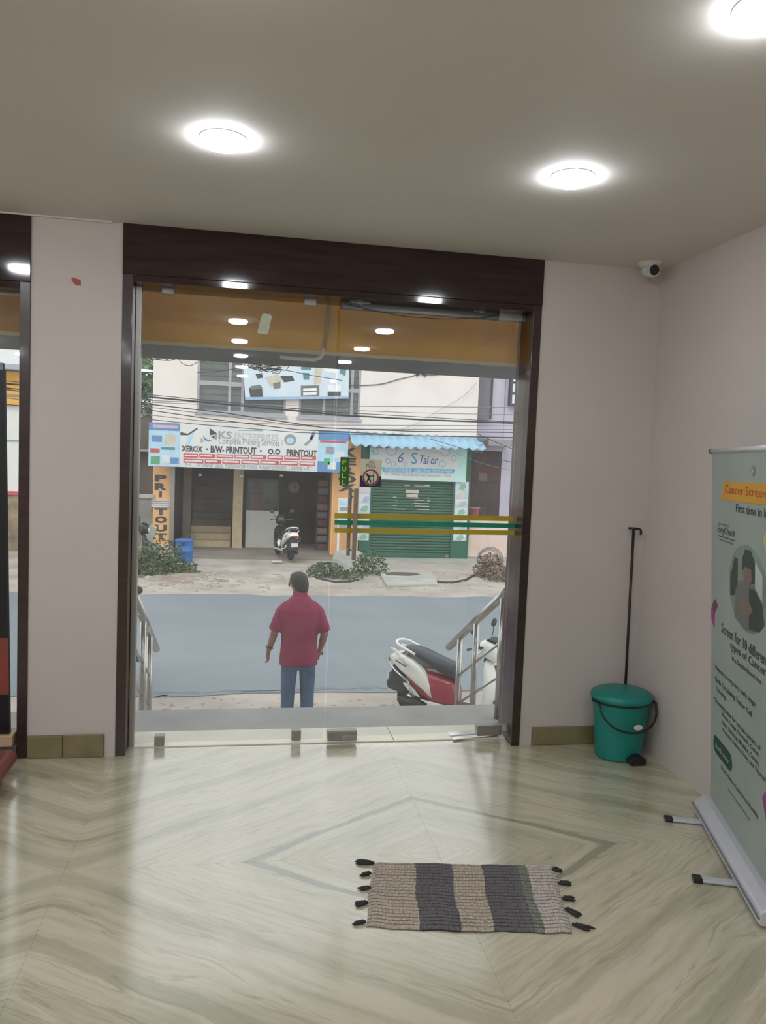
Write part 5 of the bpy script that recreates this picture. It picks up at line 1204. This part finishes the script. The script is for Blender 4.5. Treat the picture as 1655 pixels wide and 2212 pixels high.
# ================================================================== SCOOTERS
def scooter(loc, rz, C1, C2, label, mirror=True, C3=None):
    """x forward, y left; right side faces -y"""
    r = empty('scooter', loc, (0, 0, rz)); tag(r, label, 'scooter')
    C3 = C3 or C1
    TY_ = mat('tyre_rubber', (34, 34, 36), 0.85, var=0.2); SEAT = mat('seat_vinyl', (40, 46, 56), 0.38, var=0.12); GR = mat('dark_grey_plastic', (42, 45, 50), 0.6, var=0.1); CH = mat('chrome', (214, 214, 210), 0.15, 1.0, var=0.04); GLS = mat('lamp_lens', (214, 214, 210), 0.12, var=0.05); RED = mat('tail_lens', (160, 30, 36), 0.2)
    def wheel(x, nm):
        w = empty(nm); w.parent = r; w.location = (x, 0, 0.215)
        MB().torus((0, 0, 0), 0.168, 0.048, 'Y', 30, 10).build('tyre', TY_, w, smooth=True)
        MB().lathe([(0.0001, -0.03), (0.06, -0.032), (0.125, -0.022), (0.130, 0), (0.125, 0.022), (0.06, 0.032), (0.0001, 0.03)], 22, Matrix.Rotation(PI/2, 4, 'X')).build('rim', GR, w, smooth=True)
        return w
    wheel(-0.55, 'rear_wheel'); wheel(0.69, 'front_wheel')
    def sec(rows, nm, m, n=20, pw=2.6, sub=0):
        """loft of superellipse sections: (x, zc, half_width, half_height)"""
        rings = []
        for x, zc, hw, hh_ in rows:
            ring = []
            for k in range(n):
                a = 2*PI*k/n; ca, sa_ = math.cos(a), math.sin(a)
                ring.append((x, hw*math.copysign(abs(ca)**(2/pw), ca), zc+hh_*math.copysign(abs(sa_)**(2/pw), sa_)))
            rings.append(ring)
        return MB().loft(rings).build(nm, m, r, smooth=True)
    # under-body in the second colour
    sec([(-0.66, 0.55, 0.06, 0.06), (-0.58, 0.52, 0.12, 0.12), (-0.40, 0.45, 0.150, 0.17), (-0.20, 0.40, 0.150, 0.20), (0.0, 0.37, 0.135, 0.19), (0.07, 0.35, 0.11, 0.17), (0.09, 0.34, 0.08, 0.14)], 'under_body', C2)
    # side panels, tapering wing shape, one each side
    for s in (-1, 1):
        prof = [(-0.80, 0.70), (-0.72, 0.765), (-0.62, 0.770), (-0.50, 0.735), (-0.38, 0.665), (-0.29, 0.58), (-0.235, 0.46), (-0.20, 0.31), (-0.29, 0.375), (-0.40, 0.43), (-0.52, 0.505), (-0.66, 0.585), (-0.77, 0.64)]
        cx, cz = -0.5, 0.62
        rings = []
        for f, yy in ((1.0, 0.10), (1.0, 0.150), (0.93, 0.172), (0.78, 0.184), (0.45, 0.190)):
            rings.append([(cx+(x-cx)*f, s*yy*(1 if x > -0.7 else 0.8), cz+(z-cz)*f) for x, z in prof])
        MB().loft(rings).build('side_panel', C1, r, smooth=True)
        MB().box((-0.72, s*0.178-0.004, 0.665), (-0.56, s*0.178+0.004, 0.675), Matrix.Translation((-0.64, 0, 0.67)) @ Matrix.Rotation(0.35, 4, 'Y') @ Matrix.Translation((0.64, 0, -0.67))).build('badge_line', GR, r)
        # lower rear wing in first colour
        MB().prism([(-0.62, 0.42), (-0.54, 0.43), (-0.44, 0.36), (-0.36, 0.28), (-0.46, 0.30), (-0.56, 0.36)], s*0.12, s*0.150).build('lower_panel', C1, r, bevel=0.012)
        MB().tube([(-0.82, s*0.16, 0.66), (-0.70, s*0.205, 0.58), (-0.50, s*0.215, 0.47), (-0.46, s*0.21, 0.38), (-0.42, s*0.20, 0.30)], 0.011, 8).build('side_guard', CH, r, smooth=True)
        MB().tube([(-0.50, s*0.10, 0.32), (-0.48, s*0.24, 0.315), (-0.42, s*0.25, 0.31)], 0.014, 8).build('foot_peg', CH, r, smooth=True)
    # tail and mudguard
    sec([(-0.86, 0.675, 0.04, 0.02), (-0.84, 0.69, 0.10, 0.05), (-0.76, 0.715, 0.13, 0.06), (-0.66, 0.735, 0.13, 0.05)], 'tail_cowl', C1)
    sec([(-0.875, 0.665, 0.05, 0.02), (-0.865, 0.67, 0.085, 0.035), (-0.84, 0.675, 0.09, 0.035)], 'tail_lamp', RED)
    MB().prism([(-0.80, 0.62), (-0.70, 0.60), (-0.54, 0.44), (-0.52, 0.30), (-0.66, 0.27), (-0.86, 0.30), (-0.885, 0.38), (-0.82, 0.47)], -0.115, 0.115).build('rear_mudguard', GR, r, bevel=0.03, seg=3)
    MB().box((-0.87, -0.09, 0.40), (-0.855, 0.09, 0.50)).build('number_plate', mat('plate_white', (216, 216, 212), 0.5), r)
    # engine, exhaust
    MB().box((-0.58, 0.05, 0.16), (-0.22, 0.13, 0.32)).build('engine_case', GR, r, bevel=0.03)
    MB().tube([(-0.30, -0.12, 0.20), (-0.42, -0.16, 0.22), (-0.54, -0.15, 0.20), (-0.66, -0.15, 0.22)], [0.025, 0.04, 0.045, 0.04], 12).build('exhaust', GR, r, smooth=True)
    # seat
    sec([(-0.66, 0.835, 0.08, 0.018), (-0.62, 0.832, 0.115, 0.038), (-0.48, 0.815, 0.135, 0.055), (-0.34, 0.770, 0.140, 0.070), (-0.18, 0.715, 0.140, 0.085), (-0.02, 0.670, 0.130, 0.095), (0.06, 0.640, 0.10, 0.09), (0.085, 0.62, 0.06, 0.06)], 'seat', SEAT)
    # grab rail hoop
    gr = [(-0.46, -0.135, 0.80), (-0.58, -0.145, 0.845), (-0.70, -0.14, 0.885), (-0.77, -0.08, 0.905), (-0.785, 0, 0.91), (-0.77, 0.08, 0.905), (-0.70, 0.14, 0.885), (-0.58, 0.145, 0.845), (-0.46, 0.135, 0.80)]
    MB().tube(gr, 0.017, 10).build('grab_rail', C1, r, smooth=True)
    for s in (-1, 1): MB().prism([(-0.82, 0.83), (-0.76, 0.83), (-0.56, 0.70), (-0.62, 0.69)], s*0.115, s*0.145).build('rail_bracket', C1, r, bevel=0.008)
    # footboard, front shield
    MB().box((0.02, -0.15, 0.215), (0.46, 0.15, 0.255)).build('footboard', GR, r, bevel=0.012)
    for s in (-1, 1): MB().prism([(-0.36, 0.27), (-0.20, 0.22), (0.46, 0.20), (0.46, 0.245), (-0.16, 0.265)], s*0.135, s*0.17).build('floor_edge', C1, r, bevel=0.008)
    def shield(rows, nm, m, th=0.025):
        rings = []
        for z, x, hw, bow in rows:
            o_ = [(x+bow*(1-(t/6)**2), hw*t/6, z) for t in range(-6, 7)]; i_ = [(a-th, b*0.97, c) for a, b, c in o_][::-1]
            rings.append(o_+i_)
        return MB().loft(rings).build(nm, m, r, smooth=True)
    shield([(0.20, 0.44, 0.13, 0.05), (0.30, 0.47, 0.165, 0.09), (0.45, 0.50, 0.185, 0.12), (0.60, 0.505, 0.185, 0.12), (0.74, 0.495, 0.175, 0.10), (0.83, 0.48, 0.13, 0.07), (0.87, 0.47, 0.06, 0.04)], 'front_shield', C3)
    shield([(0.34, 0.535, 0.05, 0.07), (0.45, 0.545, 0.08, 0.10), (0.60, 0.55, 0.095, 0.10), (0.74, 0.535, 0.09, 0.09), (0.82, 0.515, 0.06, 0.07)], 'shield_centre', C2)
    shield([(0.655, 0.548, 0.115, 0.115), (0.685, 0.546, 0.115, 0.115)], 'shield_band', C1, 0.03)
    # front fork and fender
    for s in (-1, 1): MB().tube([(0.50, s*0.065, 0.55), (0.60, s*0.075, 0.38), (0.69, s*0.075, 0.215)], 0.017, 8).build('fork_leg', GR, r, smooth=True)
    fr_ = []
    for k in range(11):
        a = math.radians(20+k*14.5); x = 0.69+0.255*math.cos(a); z = 0.215+0.255*math.sin(a)
        fr_.append([(x-0.02*math.cos(a)*0+0*t, 0.075*t/4, z-0.035*(t/4)**2) for t in range(-4, 5)] + [(x-0.018*math.cos(a), 0.07*t/4, z-0.018*math.sin(a)-0.035*(t/4)**2) for t in range(4, -5, -1)])
    MB().loft(fr_).build('front_fender', C1, r, smooth=True)
    # handlebar, head cowl, lamp
    sec([(0.33, 1.005, 0.05, 0.04), (0.38, 1.01, 0.10, 0.085), (0.47, 1.00, 0.135, 0.12), (0.56, 0.975, 0.125, 0.12), (0.61, 0.955, 0.09, 0.09)], 'handle_cowl', C3)
    sec([(0.575, 0.965, 0.105, 0.085), (0.62, 0.955, 0.095, 0.07), (0.64, 0.95, 0.06, 0.045)], 'headlamp', GLS)
    MB().prism([(0.44, 1.115), (0.56, 1.09), (0.66, 1.045), (0.64, 1.07), (0.55, 1.12), (0.48, 1.135)], -0.09, 0.09).build('visor', GR, r, bevel=0.012)
    MB().tube([(0.44, 0, 0.84), (0.47, 0, 0.93)], 0.05, 10).build('steering_column', GR, r)
    for s in (-1, 1):
        MB().tube([(0.42, s*0.11, 1.025), (0.38, s*0.22, 1.035), (0.33, s*0.33, 1.025)], 0.016, 8).build('grip', SEAT, r, smooth=True)
        MB().tube([(0.41, s*0.14, 1.015), (0.45, s*0.24, 1.005), (0.42, s*0.33, 0.995)], 0.006, 6).build('brake_lever', CH, r)
        if mirror:
            MB().tube([(0.40, s*0.15, 1.04), (0.40, s*0.22, 1.16), (0.38, s*0.27, 1.22)], 0.006, 6).build('mirror_stalk', GR, r)
            m_ = MB().blob((0, 0, 0), (0.022, 0.07, 0.05), 14).build('mirror', GR, r, smooth=True); m_.location = (0.375, s*0.29, 1.255); m_.rotation_euler = (s*0.25, 0, 0)
    MB().tube([(-0.12, 0.14, 0.20), (-0.16, 0.19, 0.10), (-0.18, 0.23, 0.012)], 0.011, 6).build('side_stand', GR, r)
    return r
S_WHITE = mat('scooter_pearl_white', (228, 230, 222), 0.25, var=0.03, coat=0.5); S_MAR = mat('scooter_maroon', (150, 36, 58), 0.28, var=0.08, coat=0.5); S_BLK = mat('scooter_black', (42, 42, 46), 0.3, var=0.1, coat=0.4); S_BLUE = mat('scooter_blue', (70, 130, 190), 0.3, var=0.08, coat=0.4); S_GREY = mat('scooter_grey', (150, 154, 160), 0.35, var=0.08)
sc_ = scooter((2.255, 3.88, GZ), math.radians(-42), S_WHITE, S_MAR, 'white and maroon scooter parked right of the stairs'); sc_.scale = (0.9, 0.9, 0.9)
p = atz(616, 1213, GZ+0.05)
scooter((p.x+0.02, p.y+0.75, GZ+0.05), math.radians(104), S_WHITE, S_BLK, 'white tailed scooter with dark front parked facing into the open printing shop', C3=S_BLK)
scooter((-1.60, 4.65, GZ), math.radians(72), S_BLUE, S_GREY, 'blue and grey scooter behind the left stair railing')
p = atz(300, 1236, GZ)
scooter((p.x-0.45, p.y+0.3, GZ), math.radians(10), S_BLK, S_GREY, 'black scooter half hidden at the left of the far verge')

# ================================================================== THE MAN ON THE VERGE
MX, MY = 0.545, 3.5
man = empty('person', (MX, MY, GZ)); tag(man, 'man in a magenta short-sleeved shirt and blue jeans walking away', 'person')
M_SKIN = mat('brown_skin', (140, 98, 78), 0.55, var=0.08, scale=8); M_SHIRT = mat('magenta_shirt', (140, 20, 72), 0.8, scale=4, rgb2=(120, 16, 60)); M_JEAN = mat('blue_denim', (70, 98, 130), 0.85, scale=5, rgb2=(52, 76, 106), bump=0.1); M_HAIR = mat('black_hair', (20, 18, 18), 0.6, var=0.3, scale=30)
# --- body: one skinned figure
V, E_, Rr = [], [], []
def jv(p, r, par=None):
    V.append(p); Rr.append(r if isinstance(r, tuple) else (r, r))
    if par is not None: E_.append((par, len(V)-1))
    return len(V)-1
pel = jv((0, 0, 0.93), (0.13, 0.09)); ab = jv((0, 0, 1.08), (0.13, 0.09), pel); ch = jv((0, 0.0, 1.26), (0.14, 0.09), ab); cl_ = jv((0, -0.005, 1.37), (0.075, 0.05), ch)
nk = jv((-0.002, 0.015, 1.46), 0.056, cl_); n2 = jv((-0.010, 0.035, 1.515), 0.058, nk); hd1 = jv((-0.030, 0.050, 1.555), (0.074, 0.084), n2); hd2 = jv((-0.020, 0.055, 1.61), (0.080, 0.094), hd1); hd3 = jv((-0.020, 0.050, 1.655), (0.066, 0.078), hd2)
jv((-0.055, 0.165, 1.575), 0.010, hd1)
for s, el, wr, pal, tip in ((-1, (-0.246, -0.02, 1.10), (-0.296, 0.02, 0.925), (-0.306, 0.03, 0.87), (-0.302, 0.045, 0.815)), (1, (0.250, -0.035, 1.09), (0.222, 0.06, 0.925), (0.208, 0.085, 0.875), (0.192, 0.105, 0.83))):
    sh_ = jv((s*0.145, -0.005, 1.345), 0.045, cl_); ua = jv(tuple((Vector((s*0.19, -0.01, 1.36))+Vector(el))/2), 0.048, sh_); e_ = jv(el, 0.042, ua); fa = jv(tuple(Vector(el).lerp(Vector(wr), 0.4)), 0.041, e_); w_ = jv(wr, 0.027, fa); pl_ = jv(pal, (0.034, 0.020), w_)
    D = (Vector(tip)-Vector(pal)).normalized(); side = Vector((0.25, 0.95, 0.1)) if s < 0 else Vector((0.9, 0.35, 0.1)); side = (side-D*side.dot(D)).normalized(); inw = D.cross(side)
    for k, ln in enumerate((0.070, 0.078, 0.074, 0.058)):
        b0 = Vector(pal)+D*0.028+side*(0.026-0.0175*k); m1 = b0+D*ln*0.5+inw*0.006; t1 = b0+D*ln*0.86+inw*0.024*(1 if s > 0 else -1)
        i0 = jv(tuple(b0), 0.0095, pl_); i1 = jv(tuple(m1), 0.009, i0); jv(tuple(t1), 0.0075, i1)
    b0 = Vector(pal)+side*0.036-D*0.015; i0 = jv(tuple(b0), 0.011, pl_); i1 = jv(tuple(b0+side*0.018+D*0.03), 0.0105, i0); jv(tuple(b0+side*0.018+D*0.055), 0.008, i1)
for s in (-1, 1):
    hp_ = jv((s*0.09, 0, 0.86), 0.075, pel); kn = jv((s*0.095, 0.015 if s > 0 else 0.0, 0.48), 0.05, hp_); an = jv((s*0.105, -0.02, 0.08), 0.035, kn); jv((s*0.115, 0.09, 0.035), 0.030, an)
me = bpy.data.meshes.new('body'); me.from_pydata(V, E_, []); body = bpy.data.objects.new('body', me); COL.objects.link(body); body.parent = man
md = body.modifiers.new('skin', 'SKIN'); md.use_smooth_shade = True
if not me.skin_vertices: 
    bpy.context.view_layer.objects.active = body; bpy.ops.mesh.customdata_skin_add()
for i, sv in enumerate(me.skin_vertices[0].data): sv.radius = Rr[i]; sv.use_root = (i == 0)
body.modifiers.new('sub', 'SUBSURF').levels = 1; body.modifiers['sub'].render_levels = 2
me.materials.append(M_SKIN)
def ov(cx, cy, z, rx, ry, n=26, pw=2.3):
    r_ = []
    for k in range(n):
        a = 2*PI*k/n; ca, sa_ = math.cos(a), math.sin(a); r_.append((cx+rx*math.copysign(abs(ca)**(2/pw), ca), cy+ry*math.copysign(abs(sa_)**(2/pw), sa_), z))
    return r_
# ears
for s in (-1, 1): MB().blob((-0.026+s*0.088, 0.030, 1.578), (0.012, 0.020, 0.030), 10).build('ear', M_SKIN, man, smooth=True)
# hair: thick at the back and sides, thinner on the crown
mb = MB(); mb.loft([ov(0.012, 0.012, 1.505, 0.052, 0.040), ov(0.006, 0.014, 1.535, 0.070, 0.062), ov(-0.006, 0.022, 1.580, 0.084, 0.086), ov(-0.020, 0.034, 1.625, 0.092, 0.100), ov(-0.021, 0.040, 1.665, 0.080, 0.090), ov(-0.022, 0.044, 1.690, 0.052, 0.062), ov(-0.022, 0.045, 1.700, 0.015, 0.02)])
rnd = random.Random(8)
for v in mb.bm.verts: v.co += Vector((rnd.uniform(-.004, .004), rnd.uniform(-.004, .004), rnd.uniform(-.004, .004)))
mb.build('hair', M_HAIR, man, smooth=True)
MB().blob((-0.012, 0.006, 1.672), (0.036, 0.030, 0.022), 12).build('thin_crown', mat('thinning_crown', (108, 88, 78), 0.6, scale=40, rgb2=(66, 56, 52)), man, smooth=True)
# shirt
mb = MB()
mb.loft([ov(0, 0, 0.775, 0.192, 0.130), ov(0, 0, 0.86, 0.190, 0.128), ov(0, -0.004, 1.00, 0.180, 0.122), ov(0, -0.006, 1.12, 0.184, 0.124), ov(0, -0.008, 1.24, 0.196, 0.126), ov(0, -0.008, 1.33, 0.196, 0.118), ov(0, -0.004, 1.38, 0.172, 0.104), ov(0, 0.0, 1.425, 0.125, 0.086), ov(-0.002, 0.008, 1.475, 0.076, 0.070)])
for s, el in ((-1, Vector((-0.246, -0.02, 1.10))), (1, Vector((0.250, -0.035, 1.09)))):
    a = Vector((s*0.115, -0.005, 1.375)); b = Vector((s*0.178, -0.008, 1.31)); c = el+(b-el)*0.10+Vector((s*0.004, 0, 0.0))
    mb.tube([a, b, b.lerp(c, 0.5), c], [0.056, 0.064, 0.066, 0.068], 18)
sh = mb.build('shirt', M_SHIRT, man, smooth=True); remeshed(sh, 0.010, 5)
MB().loft([ov(-0.003, 0.012, 1.45, 0.080, 0.076), ov(-0.004, 0.014, 1.500, 0.072, 0.071), ov(-0.004, 0.014, 1.507, 0.068, 0.067), ov(-0.004, 0.014, 1.475, 0.062, 0.060)], cap=False).build('collar', M_SHIRT, man, smooth=True)
# jeans
mb = MB()
mb.loft([ov(0, 0, 0.74, 0.165, 0.115), ov(0, 0, 0.80, 0.170, 0.118), ov(0, 0, 0.92, 0.165, 0.112)])
for s in (-1, 1):
    dx = s*0.092
    mb.loft([ov(s*0.102, -0.022, 0.045, 0.066, 0.078), ov(s*0.100, -0.018, 0.20, 0.062, 0.072), ov(s*0.098, 0.0, 0.40, 0.066, 0.074), ov(s*0.096, 0.008, 0.52, 0.071, 0.080), ov(s*0.092, 0.004, 0.68, 0.080, 0.094), ov(s*0.086, 0, 0.82, 0.084, 0.108)])
jn = mb.build('jeans', M_JEAN, man, smooth=True); remeshed(jn, 0.010, 4)
for s in (-1, 1):
    MB().loft([ov(s*0.112, 0.03, 0.0, 0.046, 0.135, 20), ov(s*0.112, 0.03, 0.03, 0.048, 0.138, 20), ov(s*0.110, 0.0, 0.065, 0.044, 0.10, 20), ov(s*0.108, -0.02, 0.09, 0.038, 0.06, 20)]).build('shoe', M_BLACK, man, smooth=True)
wq = Vector((-0.290, 0.016, 0.945))
MB().torus((0, 0, 0), 0.033, 0.008, 'Z', 22, 8, Matrix.Translation(wq) @ Matrix.Rotation(0.28, 4, 'Y')).build('wristwatch', M_BLACK, man, smooth=True)
